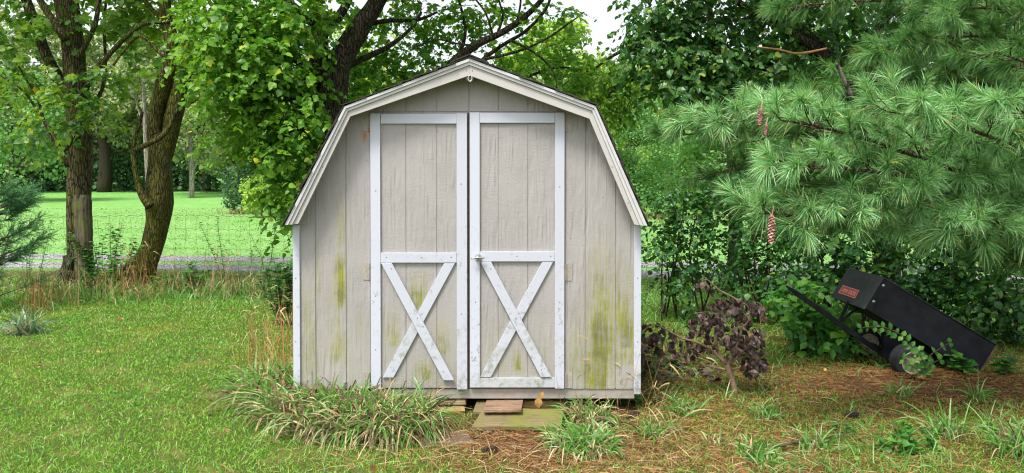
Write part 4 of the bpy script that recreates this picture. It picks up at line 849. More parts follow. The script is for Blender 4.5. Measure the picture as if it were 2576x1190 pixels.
# lighter drape of leaves over the right knee of the roof
YF = 6.0
tF = UV([(1850, 720, 40), (1850, 560, 36), (1845, 400, 32), (1830, 250, 28), (1800, 120, 22), (1780, 0, 16), (1760, -150, 8)], YF)
lF = [UV([(1832, 270, 18), (1700, 190, 14), (1590, 200, 11), (1540, 230, 8), (1520, 280, 5)], YF - .3), UV([(1800, 120, 14), (1660, 90, 11), (1560, 130, 9), (1500, 170, 6)], YF - .2)]
mb = MB(); tw = MB(); cl = []
for u, v, ru, rv, dy, n in [(1540, 190, 40, 40, -.2, 34), (1500, 220, 40, 40, 0, 30), (1570, 230, 40, 45, -.2, 34), (1525, 265, 28, 32, -.3, 20), (1535, 300, 18, 28, -.3, 12), (1610, 200, 40, 50, 0, 30), (1600, 130, 34, 50, 0, 24)]:
    cl.append((*E(u, v, YF + dy, ru, rv, 0.4), n))
clumps_to_leaves(mb, cl, 1.1, 0.34, 10, 0.085, LEAF_OVAL * np.array([1.3, 1, 1]), tw, 0.7, 0.9, twood=0.4)
tree('slender_tree', 'slim tree with yellow green leaves draped beyond the right knee of the roof', (tF[0][0][0], YF, 0), tF, lF, 'bark_dark', mb, 'leaf_drape', tw)

# ------------------------------------------------------------ thicket shrubs along the right of the yard
def shrub(name, label, u, v_base, Y, clumps, leaf, mat, L=0.3, per=9, T=LEAF_OVAL, stems=9, group=None, hang=0.4, dens=1.0, cat='shrub', droop=0.4, hs=1.0):
    b = P(u, v_base, Y); b[2] = max(0.0, float(hill(b[0], b[1])[0])); t = thing(name, tuple(b), label, cat, group)
    mb = MB(); wd = MB(); cl = [(*E(cu, cv, Y + dy, ru, rv, ry), n) for cu, cv, ru, rv, ry, dy, n in clumps]
    for i in range(stems):
        c, r, _ = cl[i % len(cl)]; q = c + (rng.random(3) - 0.5) * r; g = b + np.append(rng.normal(0, 0.14, 2), 0); g[0] = g[0] * 0.5 + q[0] * 0.5; g[2] = b[2] - 0.02
        mid = (g + q) / 2 + np.append(rng.normal(0, 0.08, 2), 0.1); wd.tube([g, mid, q], [0.013, 0.010, 0.004], 6, smooth=4)
    wd.build('stems', M['bark_dark'], t, smooth=True); tw_ = MB(); clumps_to_leaves(mb, cl, dens, L, per, leaf, T, tw_, droop, hang, twood=0.25)
    two_mats(mb, tw_, 'foliage', M[mat], t); return t
OV2 = LEAF_OVAL * np.array([1.5, 1, 1])
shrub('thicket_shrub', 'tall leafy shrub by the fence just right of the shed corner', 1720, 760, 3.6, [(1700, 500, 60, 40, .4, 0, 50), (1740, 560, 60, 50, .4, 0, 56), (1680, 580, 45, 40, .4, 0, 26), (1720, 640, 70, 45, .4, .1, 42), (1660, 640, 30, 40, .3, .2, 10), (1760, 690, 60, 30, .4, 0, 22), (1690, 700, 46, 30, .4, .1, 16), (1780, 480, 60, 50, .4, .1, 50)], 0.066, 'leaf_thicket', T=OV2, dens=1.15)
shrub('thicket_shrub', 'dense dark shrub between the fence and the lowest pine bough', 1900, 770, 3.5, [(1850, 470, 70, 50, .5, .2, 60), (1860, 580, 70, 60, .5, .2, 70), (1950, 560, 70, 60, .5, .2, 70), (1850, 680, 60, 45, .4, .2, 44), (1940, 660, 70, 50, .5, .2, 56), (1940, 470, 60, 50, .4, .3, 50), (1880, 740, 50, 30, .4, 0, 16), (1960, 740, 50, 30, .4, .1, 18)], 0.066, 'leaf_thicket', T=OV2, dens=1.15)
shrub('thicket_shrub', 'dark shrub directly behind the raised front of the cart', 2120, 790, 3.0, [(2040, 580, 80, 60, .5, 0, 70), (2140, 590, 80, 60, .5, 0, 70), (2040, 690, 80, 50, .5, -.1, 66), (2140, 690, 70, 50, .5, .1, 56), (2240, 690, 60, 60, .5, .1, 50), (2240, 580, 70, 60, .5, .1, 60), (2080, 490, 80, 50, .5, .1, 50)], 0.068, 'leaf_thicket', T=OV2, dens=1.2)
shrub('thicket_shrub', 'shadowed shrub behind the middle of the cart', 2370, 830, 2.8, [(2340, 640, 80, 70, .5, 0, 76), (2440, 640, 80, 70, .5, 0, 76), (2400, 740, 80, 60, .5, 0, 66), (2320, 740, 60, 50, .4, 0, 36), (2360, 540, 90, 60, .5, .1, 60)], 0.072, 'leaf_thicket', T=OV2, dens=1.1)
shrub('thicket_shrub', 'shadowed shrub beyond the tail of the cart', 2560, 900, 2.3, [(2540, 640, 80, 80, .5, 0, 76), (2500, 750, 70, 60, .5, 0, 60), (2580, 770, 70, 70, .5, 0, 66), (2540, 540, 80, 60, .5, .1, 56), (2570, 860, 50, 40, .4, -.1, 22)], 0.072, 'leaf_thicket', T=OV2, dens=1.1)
shrub('leafy_weed', 'low bright leafed shrub growing around the cart drawbar', 2040, 850, 1.9, [(2010, 790, 46, 36, .3, 0, 26), (2060, 800, 50, 40, .3, 0, 30), (2040, 730, 50, 40, .3, .3, 30), (2090, 830, 40, 30, .3, -.1, 18), (1990, 740, 36, 36, .25, .3, 14), (2060, 860, 30, 16, .2, -.2, 7)], 0.085, 'leaf_weed', T=OV2, L=0.25, per=8, cat='plant')

# ------------------------------------------------------------ pine on the right
pine = thing('pine_tree', tuple(P(2760, 900, 1.0) * np.array([1, 1, 0])), 'white pine reaching long needled boughs over the yard from the right', 'tree')
px_ = P(2760, 700, 1.0)[0]
MB().tube([(px_, 1.0, -0.1), (px_ - .02, 1.0, 1.0), (px_, 1.02, 2.5), (px_ + .03, 1.0, 4.5), (px_, 1.0, 7.5), (px_, 1, 10)], [0.20, 0.17, 0.155, 0.13, 0.08, 0.03], 20, 0.12).build('trunk', M['bark_pine'], pine, smooth=True)
def tufts(mb, O, A, n, L, wd=0.0036):
    """needle bunches round the last part of each shoot: O tip, A direction"""
    N = len(O); m = N * n; Ar = np.repeat(A, n, 0); back = rng.uniform(0, 0.075, m); p = np.repeat(O, n, 0) - Ar * back[:, None]
    rad = nrm(np.cross(Ar, rdir(m))); ang = rng.uniform(0.15, 1.05, m); d = Ar * np.cos(ang)[:, None] + rad * np.sin(ang)[:, None]
    strips(mb, p, d, np.repeat(L, n) * rng.uniform(0.75, 1.1, m), wd, rng.uniform(0.05, 0.48, m), 3)
def bough(main, rad, n_side, Ls, mat, nper=76, nl=0.15, spread_up=0.25, tmin=0.2, tip_up=0.25, flat=0.55):
    """main: (u, v, Y) photo positions of the bough, thick end first"""
    pts = np.array([P(*q) for q in main]); seg = np.concatenate([[0], np.cumsum(np.linalg.norm(np.diff(pts, axis=0), axis=1))]); tot = seg[-1]
    wood = MB(); wood.tube(pts, np.linspace(rad * .75, 0.004, len(pts)), 8, 0.1, smooth=4); O = []; A = []
    def at(t): return np.array([np.interp(t * tot, seg, pts[:, k]) for k in range(3)])
    n_side = int(n_side * (1.3 if mat == 'needle' else 1.15))
    for i in range(n_side):
        t = tmin + (1 - tmin) * (i + rng.random()) / n_side; p = at(t); ax = nrm(at(min(1, t + 0.05)) - at(max(0, t - 0.05)))
        sd_ = nrm(np.cross(ax, [0, 0, 1.0])) * (1 if i % 2 else -1)
        d = nrm(ax * 0.7 + sd_ * flat * rng.uniform(0.5, 1.3) + np.array([0, 0, spread_up * rng.normal(0.35, 0.8)])); L = Ls * rng.uniform(0.5, 1.2) * (1.1 - 0.55 * t)
        q = [p, p + d * L * 0.5 + np.array([0, 0, -0.01]), p + d * L + np.array([0, 0, tip_up * L * 0.5])]
        wood.tube(q, [0.006, 0.0045, 0.003], 5, smooth=3, cap=False)
        tipd = nrm(q[2] - q[1]); O.append(q[2]); A.append(tipd)
        for k in range(int(2 + L / 0.11)):
            s_ = rng.uniform(0.25, 0.92); b_ = q[0] + (q[2] - q[0]) * s_; dd = nrm(d + nrm(rdir(1)[0]) * 0.75 + np.array([0, 0, 0.25])); ll = rng.uniform(0.05, 0.16)
            wood.tube([b_, b_ + dd * ll], [0.0035, 0.0025], 4, smooth=1, cap=False); O.append(b_ + dd * ll); A.append(dd)
    O.append(pts[-1]); A.append(nrm(pts[-1] - pts[-2]))
    bo = wood.build('branch', M['bark_pine'], pine, smooth=True)
    nb = MB(); O = np.array(O); A = np.array(A); k = rng.random(len(O)) < .5
    for q_, m_ in ((k, .55), (~k, 1.25)):
        if q_.any(): tufts(nb, O[q_], A[q_], int(nper * m_), nl * rng.uniform(0.6, 1.15, q_.sum())); nb.build('needles', M[mat], bo)
BG = [  # near, bright boughs
 ([(2740, 470, .8), (2600, 470, .3), (2480, 455, -.2), (2330, 400, -.5), (2180, 350, -.6), (2040, 315, -.7), (1950, 300, -.7)], .03, 26, .42, 'needle'),
 ([(2740, 520, .9), (2560, 490, .2), (2400, 460, -.3), (2250, 440, -.6), (2100, 420, -.7), (1980, 420, -.75)], .03, 26, .42, 'needle'),
 ([(2700, 540, .8), (2500, 520, 0), (2350, 510, -.4), (2200, 490, -.6), (2060, 500, -.65), (1950, 520, -.6)], .022, 24, .36, 'needle'),
 ([(2720, 400, .5), (2600, 380, -.2), (2480, 340, -.6), (2360, 300, -.8), (2260, 285, -.9)], .024, 20, .38, 'needle'),
 ([(2680, 560, .3), (2560, 560, -.3), (2460, 560, -.6), (2380, 580, -.7)], .016, 12, .30, 'needle'),
 ([(2700, 330, .3), (2640, 320, -.4), (2570, 280, -.9), (2500, 250, -1.0)], .016, 12, .32, 'needle'),
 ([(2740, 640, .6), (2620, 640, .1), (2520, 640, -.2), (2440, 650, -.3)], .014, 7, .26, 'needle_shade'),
 ([(2400, 480, -.2), (2250, 530, -.3), (2100, 545, -.6), (1980, 540, -.8), (1905, 535, -.85)], .013, 11, .26, 'needle'),
 ([(2740, 600, .5), (2620, 585, 0), (2520, 580, -.3), (2420, 590, -.5), (2340, 600, -.6)], .016, 16, .32, 'needle'),
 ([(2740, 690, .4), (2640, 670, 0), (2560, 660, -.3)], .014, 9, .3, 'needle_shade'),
 # further, shaded boughs
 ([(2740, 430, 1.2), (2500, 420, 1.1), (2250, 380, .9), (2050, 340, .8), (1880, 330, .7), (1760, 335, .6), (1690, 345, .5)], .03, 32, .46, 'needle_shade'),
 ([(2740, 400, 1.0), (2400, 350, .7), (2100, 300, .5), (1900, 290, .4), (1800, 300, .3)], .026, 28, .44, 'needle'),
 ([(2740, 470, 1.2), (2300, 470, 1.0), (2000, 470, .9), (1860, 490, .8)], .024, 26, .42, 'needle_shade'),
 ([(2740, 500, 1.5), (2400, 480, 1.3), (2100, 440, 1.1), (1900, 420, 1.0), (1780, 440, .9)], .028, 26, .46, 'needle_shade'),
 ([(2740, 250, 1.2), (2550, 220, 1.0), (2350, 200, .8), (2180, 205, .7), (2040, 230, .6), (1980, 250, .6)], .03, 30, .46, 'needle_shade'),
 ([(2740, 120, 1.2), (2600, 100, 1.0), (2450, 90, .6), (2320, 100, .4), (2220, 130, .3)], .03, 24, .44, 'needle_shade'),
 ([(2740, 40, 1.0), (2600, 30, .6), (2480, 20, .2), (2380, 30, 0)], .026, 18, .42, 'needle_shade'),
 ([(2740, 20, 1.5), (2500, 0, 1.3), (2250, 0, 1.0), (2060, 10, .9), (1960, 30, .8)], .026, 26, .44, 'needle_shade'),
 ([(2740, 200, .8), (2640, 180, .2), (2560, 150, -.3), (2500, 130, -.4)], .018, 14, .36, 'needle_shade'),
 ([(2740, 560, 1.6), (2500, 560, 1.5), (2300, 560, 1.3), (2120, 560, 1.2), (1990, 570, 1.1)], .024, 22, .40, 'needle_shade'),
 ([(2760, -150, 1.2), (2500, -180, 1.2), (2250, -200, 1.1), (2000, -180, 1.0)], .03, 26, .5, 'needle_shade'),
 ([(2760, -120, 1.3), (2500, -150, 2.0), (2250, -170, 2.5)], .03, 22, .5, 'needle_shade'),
]
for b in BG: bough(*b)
# dead stub and bare stick among the boughs
MB().tube([P(2142, 240, -.3), P(2130, 215, -.32), P(2112, 175, -.34), P(2104, 160, -.35)], [.016, .014, .013, .012], 8, .2).build('broken_stub', M['bark_far'], pine, smooth=True)
MB().tube([P(1905, 118, 1.0), P(1960, 125, 1.0), P(2010, 135, 1.0), P(2080, 122, 1.05)], [.006, .010, .012, .010], 6, .1).build('bare_stick', m_plain('orange_stick', (0.32, 0.17, 0.07), .8, var=.3), pine, smooth=True)
# cones
nt = NT('cone'); M['cone'] = nt.done(nt.bsdf(nt.ramp(island(nt), [(0, (0.22, 0.10, 0.075)), (0.6, (0.38, 0.20, 0.16)), (1, (0.52, 0.33, 0.28))]), 0.7))
SC = np.array([(-.5, 0, 0), (.5, 0, 0), (.62, .25, .55), (.3, .42, 1.0), (-.3, .42, 1.0), (-.62, .25, .55), (0, .52, .55)])
def cone(u0, v0, u1, v1, Y, wpx):
    a, b = P(u0, v0, Y), P(u1, v1, Y - .02); ax = nrm(b - a); L = np.linalg.norm(b - a); r_ = wpx / 2 * (Y + 5.4) / F; x = nrm(np.cross(ax, [0, 1, 0.1])); y = np.cross(ax, x); mb = MB()
    mb.tube([a, a + (b - a) * .5, b], [r_ * .4, r_ * .45, r_ * .2], 8, smooth=2); n = 64; k = np.arange(n); t = (k + .5) / n; th = k * 2.39996; rr = r_ * (0.35 + 0.75 * np.sin(np.pi * np.clip(t * .86 + .1, 0, 1)))
    out = np.cos(th)[:, None] * x + np.sin(th)[:, None] * y; s_ = r_ * 0.62
    pos = a + ax * (t * L)[:, None] + out * (rr * .35)[:, None]; X = np.cross(out, ax) * s_; Yv = -ax * s_ * .2 + out * s_ * .7; Z = (ax * .75 + out * .5) * s_ * 1.15
    mb.many(SC, [np.array([(0, 1, 2, 6), (0, 6, 5, 5)])[:1], np.array([(0, 6, 5), (6, 2, 3), (6, 3, 4), (6, 4, 5)])], pos, X, Yv, Z * np.ones((n, 1)))
    mb.tube([a, a - ax * .03 + np.array([.01, 0, .02])], .003, 5, smooth=1); return mb.build('pine_cone', M['cone'], pine)
cone(1942, 540, 1940, 610, -1.0, 23); cone(1914, 274, 1911, 313, -1.0, 19); cone(1927, 315, 1926, 338, -1.0, 15)

# ------------------------------------------------------------ red cedar at the left edge
YG = 4.3; ced = thing('cedar_tree', tuple(P(-10, 850, YG) * np.array([1, 1, 0])), 'young feathery cedar at the edge of the lawn by the wire fence', 'tree')
cb = P(-10, 850, YG); cb[2] = 0; ct = MB(); ct.tube([cb, cb + [0, 0, .8], cb + [.02, 0, 1.5]], [.03, .022, .008], 8); ct.build('trunk', M['bark_left'], ced, smooth=True)
mb = MB(); br = MB()
for i in range(72):
    z = rng.uniform(0.12, 1.45); a = rng.uniform(0, 6.28); L = (0.95 - 0.5 * z / 1.5) * rng.uniform(0.55, 1.1); d = np.array([np.cos(a), np.sin(a) * .8, .35]); d = nrm(d)
    p0 = cb + [0, 0, z]; p1 = p0 + d * L + [0, 0, .10 * L]; br.tube([p0, (p0 + p1) / 2 - [0, 0, .03], p1], [.008, .005, .002], 5, smooth=3, cap=False)
    n = 44; t = rng.uniform(.3, 1, n); p = p0 + (p1 - p0) * t[:, None] - np.array([0, 0, .03]) * np.sin(t * 3.14)[:, None]; dd = nrm(d * .9 + rdir(n) * .75)
    m_ = 9; tt = np.tile(np.linspace(.1, 1, m_), (n, 1)); fl = rng.uniform(.08, .17, n); q = p[:, None] + dd[:, None] * (fl[:, None] * tt)[..., None]; sd_ = nrm(np.cross(dd, rdir(n)))
    D = nrm(dd[:, None] + sd_[:, None] * (np.where(np.arange(m_) % 2, .8, -.8))[None, :, None]); strips(mb, q.reshape(-1, 3), D.reshape(-1, 3), .035, .008, .1, 1)
    strips(mb, p, dd, fl, .006, 0.05, 2)
br.build('branches', M['twig'], ced); mb.build('foliage', M['leaf_cedar'], ced)

# ------------------------------------------------------------ far trees, bushes and the wood
def far_tree(name, label, loc, H, r, trunk_r, mat, bark='bark_far', crown0=0.35, nleaf=5200, ls=0.30, n_cl=26, lean=0.0, cat='tree', group=None, seed=0):
    rs = np.random.default_rng(seed); t = thing(name, tuple(loc), label, cat, group); b = np.array(loc, float); mb = MB(); wd = MB()
    top = b + [lean * H, 0, H * .93]; wd.tube([b - [0, 0, .2], b + [lean * H * .3 + rs.normal(0, .1), 0, H * .3], b + [lean * H * .6 + rs.normal(0, .2), 0, H * .6], top], [trunk_r * 1.25, trunk_r, trunk_r * .7, trunk_r * .12], 9, .08)
    cs = []
    for i in range(n_cl):
        z = rs.uniform(crown0, 1.0); wz = np.sqrt(max(0.02, 1 - ((z - crown0) / (1 - crown0) * 1.5 - .55) ** 2)) if z > crown0 else .5
        a = rs.uniform(0, 6.28); q = r * wz * np.sqrt(rs.uniform(.1, 1)); c = b + [lean * H * z + np.cos(a) * q, np.sin(a) * q, H * z]; cs.append(c)
        if i % 2 == 0: wd.tube([b + [lean * H * z * .8, 0, H * max(.2, z - .22)], (b + [lean * H * z, 0, H * (z - .08)] + c) / 2, c], [trunk_r * .3, trunk_r * .2, trunk_r * .06], 5, .1, smooth=3)
    wd.build('trunk', M[bark], t, smooth=True); cs = np.array(cs); n = nleaf; k = rs.integers(0, n_cl, n); cr = r * rs.uniform(.28, .5, n_cl)
    d = nrm(rs.normal(size=(n, 3))); pos = cs[k] + d * (cr[k] * rs.uniform(.35, 1, n) ** .6)[:, None] * np.array([1, 1, .75]); pos[:, 2] = np.maximum(pos[:, 2], b[2] + .1)
    leaves(mb, pos, d * .6 + rs.normal(size=(n, 3)) * .6 + [0, 0, -.4], d * .5 + np.array([0, 0, .8]) + .5 * rs.normal(size=(n, 3)), ls * rs.uniform(.6, 1.25, n), OV2)
    mb.build('crown', M[mat], t); return t
def W(u, Y): x = P(u, 470, Y)[0]; return (x, Y, float(hill(x, Y)[0]))
g = 'trees along the far side of the field'
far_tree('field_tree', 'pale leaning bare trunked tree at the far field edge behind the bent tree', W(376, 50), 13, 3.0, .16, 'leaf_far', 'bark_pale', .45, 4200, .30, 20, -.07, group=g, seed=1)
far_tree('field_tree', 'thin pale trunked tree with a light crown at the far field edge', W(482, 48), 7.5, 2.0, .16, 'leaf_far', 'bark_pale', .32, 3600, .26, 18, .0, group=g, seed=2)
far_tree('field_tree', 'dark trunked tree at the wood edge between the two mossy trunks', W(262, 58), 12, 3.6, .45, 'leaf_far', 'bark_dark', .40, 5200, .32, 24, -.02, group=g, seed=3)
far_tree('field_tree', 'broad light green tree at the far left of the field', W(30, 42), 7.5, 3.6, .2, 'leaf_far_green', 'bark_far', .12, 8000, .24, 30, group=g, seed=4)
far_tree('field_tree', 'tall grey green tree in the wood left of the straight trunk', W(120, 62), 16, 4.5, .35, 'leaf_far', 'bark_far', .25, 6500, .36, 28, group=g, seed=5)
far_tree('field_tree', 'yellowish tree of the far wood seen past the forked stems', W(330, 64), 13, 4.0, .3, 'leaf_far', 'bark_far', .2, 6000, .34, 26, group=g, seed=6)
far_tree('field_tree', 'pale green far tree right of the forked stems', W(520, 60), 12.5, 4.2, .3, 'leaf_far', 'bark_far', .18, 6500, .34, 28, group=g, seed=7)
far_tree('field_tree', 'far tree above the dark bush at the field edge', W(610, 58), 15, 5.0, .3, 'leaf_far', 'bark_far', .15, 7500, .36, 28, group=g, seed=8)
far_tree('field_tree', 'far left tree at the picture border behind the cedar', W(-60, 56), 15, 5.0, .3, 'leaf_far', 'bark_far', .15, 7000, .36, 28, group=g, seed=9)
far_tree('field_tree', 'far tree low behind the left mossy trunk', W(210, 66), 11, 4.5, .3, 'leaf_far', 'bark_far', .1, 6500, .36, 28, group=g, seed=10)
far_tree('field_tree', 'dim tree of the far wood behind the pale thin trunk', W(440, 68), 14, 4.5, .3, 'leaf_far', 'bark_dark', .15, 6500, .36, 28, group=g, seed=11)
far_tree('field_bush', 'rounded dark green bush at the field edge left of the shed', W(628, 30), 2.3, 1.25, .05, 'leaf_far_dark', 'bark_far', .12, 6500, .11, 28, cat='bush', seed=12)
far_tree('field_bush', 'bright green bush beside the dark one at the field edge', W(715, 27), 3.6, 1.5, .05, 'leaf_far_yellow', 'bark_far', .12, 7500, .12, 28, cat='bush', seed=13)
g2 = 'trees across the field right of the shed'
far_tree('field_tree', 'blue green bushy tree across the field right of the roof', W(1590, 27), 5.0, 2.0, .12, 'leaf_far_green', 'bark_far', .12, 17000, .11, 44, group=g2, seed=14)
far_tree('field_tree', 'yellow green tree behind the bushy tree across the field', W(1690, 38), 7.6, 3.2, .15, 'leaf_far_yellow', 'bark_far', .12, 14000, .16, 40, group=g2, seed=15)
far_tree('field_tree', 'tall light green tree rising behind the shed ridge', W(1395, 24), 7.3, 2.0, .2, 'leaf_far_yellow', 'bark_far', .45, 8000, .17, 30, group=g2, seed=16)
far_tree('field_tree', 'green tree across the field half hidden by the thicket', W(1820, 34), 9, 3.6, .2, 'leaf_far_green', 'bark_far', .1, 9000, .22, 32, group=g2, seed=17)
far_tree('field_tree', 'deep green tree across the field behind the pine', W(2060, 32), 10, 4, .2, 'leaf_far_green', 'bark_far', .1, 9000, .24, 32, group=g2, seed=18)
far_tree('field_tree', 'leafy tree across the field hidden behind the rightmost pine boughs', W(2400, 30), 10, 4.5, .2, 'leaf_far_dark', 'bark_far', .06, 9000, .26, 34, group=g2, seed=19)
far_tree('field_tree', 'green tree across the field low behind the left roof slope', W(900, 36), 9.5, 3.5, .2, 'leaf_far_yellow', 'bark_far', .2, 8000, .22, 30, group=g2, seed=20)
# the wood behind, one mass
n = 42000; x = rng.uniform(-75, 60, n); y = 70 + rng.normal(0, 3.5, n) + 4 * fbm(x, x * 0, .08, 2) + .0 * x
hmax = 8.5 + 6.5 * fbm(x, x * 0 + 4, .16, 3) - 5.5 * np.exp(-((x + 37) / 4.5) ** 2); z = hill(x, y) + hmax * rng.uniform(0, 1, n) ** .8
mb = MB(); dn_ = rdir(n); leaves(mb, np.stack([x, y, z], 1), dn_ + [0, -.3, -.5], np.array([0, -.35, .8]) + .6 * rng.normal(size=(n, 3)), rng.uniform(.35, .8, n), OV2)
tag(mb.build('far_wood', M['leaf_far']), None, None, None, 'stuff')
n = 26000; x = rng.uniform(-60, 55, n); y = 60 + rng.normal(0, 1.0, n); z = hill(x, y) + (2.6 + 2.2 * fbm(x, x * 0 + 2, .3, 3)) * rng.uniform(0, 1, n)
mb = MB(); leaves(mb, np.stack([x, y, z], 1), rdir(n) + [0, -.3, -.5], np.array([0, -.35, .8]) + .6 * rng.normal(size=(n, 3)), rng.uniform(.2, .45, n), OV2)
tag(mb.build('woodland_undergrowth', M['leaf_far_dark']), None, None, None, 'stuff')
# dry grass fringe at the field edge
mb = MB()
for u, Y, sp in ((655, 28.9, 1.1), (1690, 25.0, 1.6)):
    c = np.array(W(u, Y)); n = 500; p = c + rng.normal(0, 1, (n, 3)) * [sp, .35, 0]; p[:, 2] = hill(p[:, 0], p[:, 1]); strips(mb, p, rdir(n) * .35 + [0, 0, 1], rng.uniform(.25, .6, n), .012, .3, 2)
tag(mb.build('dry_grass_fringe', M['dead_blade']), None, None, None, 'stuff')

# ------------------------------------------------------------ wire fence, posts
M['wire'] = m_plain('weathered_wire', (0.04, 0.05, 0.025), 0.8, 0, .3)
YW = 6.15; fence = thing('wire_fence', (0, YW, 0), 'sagging woven wire fence running behind the yard along the driveway', 'fence')
mb = MB(); xs_ = np.arange(-10.5, 7.5, .085); hts = [1.07, .88, .735, .60, .475, .36, .25, .15]
lean = lambda x, h: .06 * np.sin(x * 1.1 + 1) * h + .10 * h * (fbm(x, x * 0, .7, 2) - .5)
for k, h in enumerate(hts):
    zz = h + .03 * np.sin(xs_ * .9 + k * .4) * h + .012 * np.sin(xs_ * 37) ; mb.tube(np.stack([xs_, YW + lean(xs_, h), zz], 1), .0026 if k == 0 else .0019, 4, cap=False, smooth=1)
for x in np.arange(-10.4, 7.4, .165):
    sh = .22 * (fbm(np.array([x]), np.array([2.0]), .35, 2)[0] - .35); hh = np.array(hts[::-1]); xx = x + sh * (1 - (hh / 1.07 - .5) ** 2 * 2) * 1.0 + rng.normal(0, .012, len(hh)); zz = hh + .03 * np.sin(xx * .9) * hh
    mb.tube(np.stack([xx, YW + lean(xx, hh), zz], 1), .0017, 4, cap=False, smooth=1)
mb.build('woven_wire', M['wire'], fence)
def tpost(u): x = P(u, 650, YW)[0]; return x
for u in (1781, 2330):
    x = tpost(u); mb = MB(); mb.box((x - .022, YW - .03, -.05), (x + .022, YW - .024, 1.14)); mb.box((x - .004, YW - .0238, -.05), (x + .004, YW + .004, 1.14)); mb.build('metal_post', m_plain('post_green', (.02, .03, .025), .7) if 'post_green' not in bpy.data.materials else bpy.data.materials['post_green'], fence)
# split wooden post against the straight tree
M['post'] = m_wood('split_grey_post', (0.035, 0.028, 0.016), (0.17, 0.15, 0.10), 2, (0.12, 0.15, 0.02), 0.52)
pb = P(216, 735, 6.0); mb = MB(); m = 16; an = np.linspace(0, 2 * np.pi, m, endpoint=False); rs = np.random.default_rng(5); prf = .10 * (1 + .28 * rs.uniform(-1, 1, m)); V = []
for i, z in enumerate(np.linspace(-.05, 1.42, 14)):
    rr = prf * (1.12 - .12 * i / 13) * (1 + .06 * rs.uniform(-1, 1, m)); zt = z - (np.where(rs.random(m) < .4, rs.uniform(0, .12, m), 0) if i == 13 else 0); V.append(np.stack([pb[0] - .03 * i / 13 + np.cos(an) * rr, 6.0 + np.sin(an) * rr * .8, zt + 0 * an], 1))
V = np.concatenate(V); i, j = np.meshgrid(np.arange(13), np.arange(m), indexing='ij'); j2 = (j + 1) % m; mb.add(V, np.stack([i * m + j, i * m + j2, (i + 1) * m + j2, (i + 1) * m + j], -1).reshape(-1, 4)); mb.Fc.append(np.array([list(range(13 * m, 14 * m))]))
tag(mb.build('fence_post', M['post']), 'split weathered wooden fence post standing against the straight tree trunk', 'fence post')
# broken stub left of the trunk
sb = P(165, 735, 6.0); MB().tube
tag(MB().tube([(sb[0], 6.0, -.05), (sb[0] - .02, 6.0, .2), (sb[0] + .03, 6.0, .42), (sb[0] + .01, 6.0, .52)], [.10, .085, .07, .05], 10, .5, smooth=4).build('tree_stump', M['bark_dark'], smooth=True), 'short broken stump at the left foot of the straight tree', 'stump')

# ------------------------------------------------------------ small plants: clumps, stalks, weeds, sapling
def clump(u, v, n, L, mats, w_=.009, r=.14, lean=.8, droop=(.5, 1.1), label='', dead=.45, name='grass_clump', z=0.0, cat='grass clump'):
    b = G(u, v, z); t = thing(name, tuple(b), label, cat)
    for mat, frac, nm in ((mats[0], 1 - dead, 'green_blades'), (mats[1], dead, 'dry_blades')):
        m_ = int(n * frac)
        if m_ < 3: continue
        a = rng.uniform(0, 6.28, m_); ln = L * rng.uniform(.45, 1.15, m_); le = lean * rng.uniform(.15, 1.25, m_)
        D = np.stack([np.cos(a) * le, np.sin(a) * le, np.ones(m_)], 1); mb = MB(); strips(mb, b + disk(m_, r), D, ln, w_ * rng.uniform(.6, 1.3, m_), rng.uniform(*droop, m_) * (1.15 if nm == 'dry_blades' else 1), 6)
        mb.build(nm, M[mat], t)
    return t
gb, db = 'blade', 'dead_blade'
CL = [(690, 1000, 420, .48, .17, 'arching green grass clump at the left foot of the shed'), (650, 1010, 100, .38, .10, 'outermost green grass clump left of the shed spilling over the lawn'),
      (770, 1050, 420, .46, .2, 'thick half dead grass clump below the left corner of the shed'), (850, 1070, 460, .44, .22, 'brown and green grass clump in the middle of the row before the shed'), (930, 1080, 430, .44, .2, 'tangled dry grass clump right of the middle of the row'), (1010, 1085, 330, .46, .17, 'drooping grass clump beside the half buried brown board'),
      (880, 1000, 220, .42, .16, 'green grass clump against the siding by the lower left hinge'), (800, 985, 220, .46, .16, 'green grass clump against the siding near the left corner board'), (1000, 1020, 160, .34, .14, 'small grass clump before the reddish timber'),
      (1480, 1062, 330, .38, .15, 'grey brown dying grass clump right of the mossy board'), (1450, 1128, 330, .42, .16, 'long bladed grass clump at the right end of the mossy board'), (1500, 1130, 200, .38, .14, 'green grass clump in the straw right of the step'), (1530, 1000, 120, .3, .1, 'thin grass clump at the foot of the algae stained siding'), (1432, 1030, 60, .32, .09, 'few tall blades between the timber and the mossy board')]
for i, (u, v, n, L, r, lab) in enumerate(CL): clump(u, v, int(n * (3.0 if i < 9 else 1.6)), L * (1.36 if i < 9 else .92), (gb, db), .0115, r * (1.3 if i < 9 else .85), .95, (.4, 1.15), lab, .62 if 'brown' in lab or 'dry' in lab or 'dead' in lab or 'dying' in lab else .42)
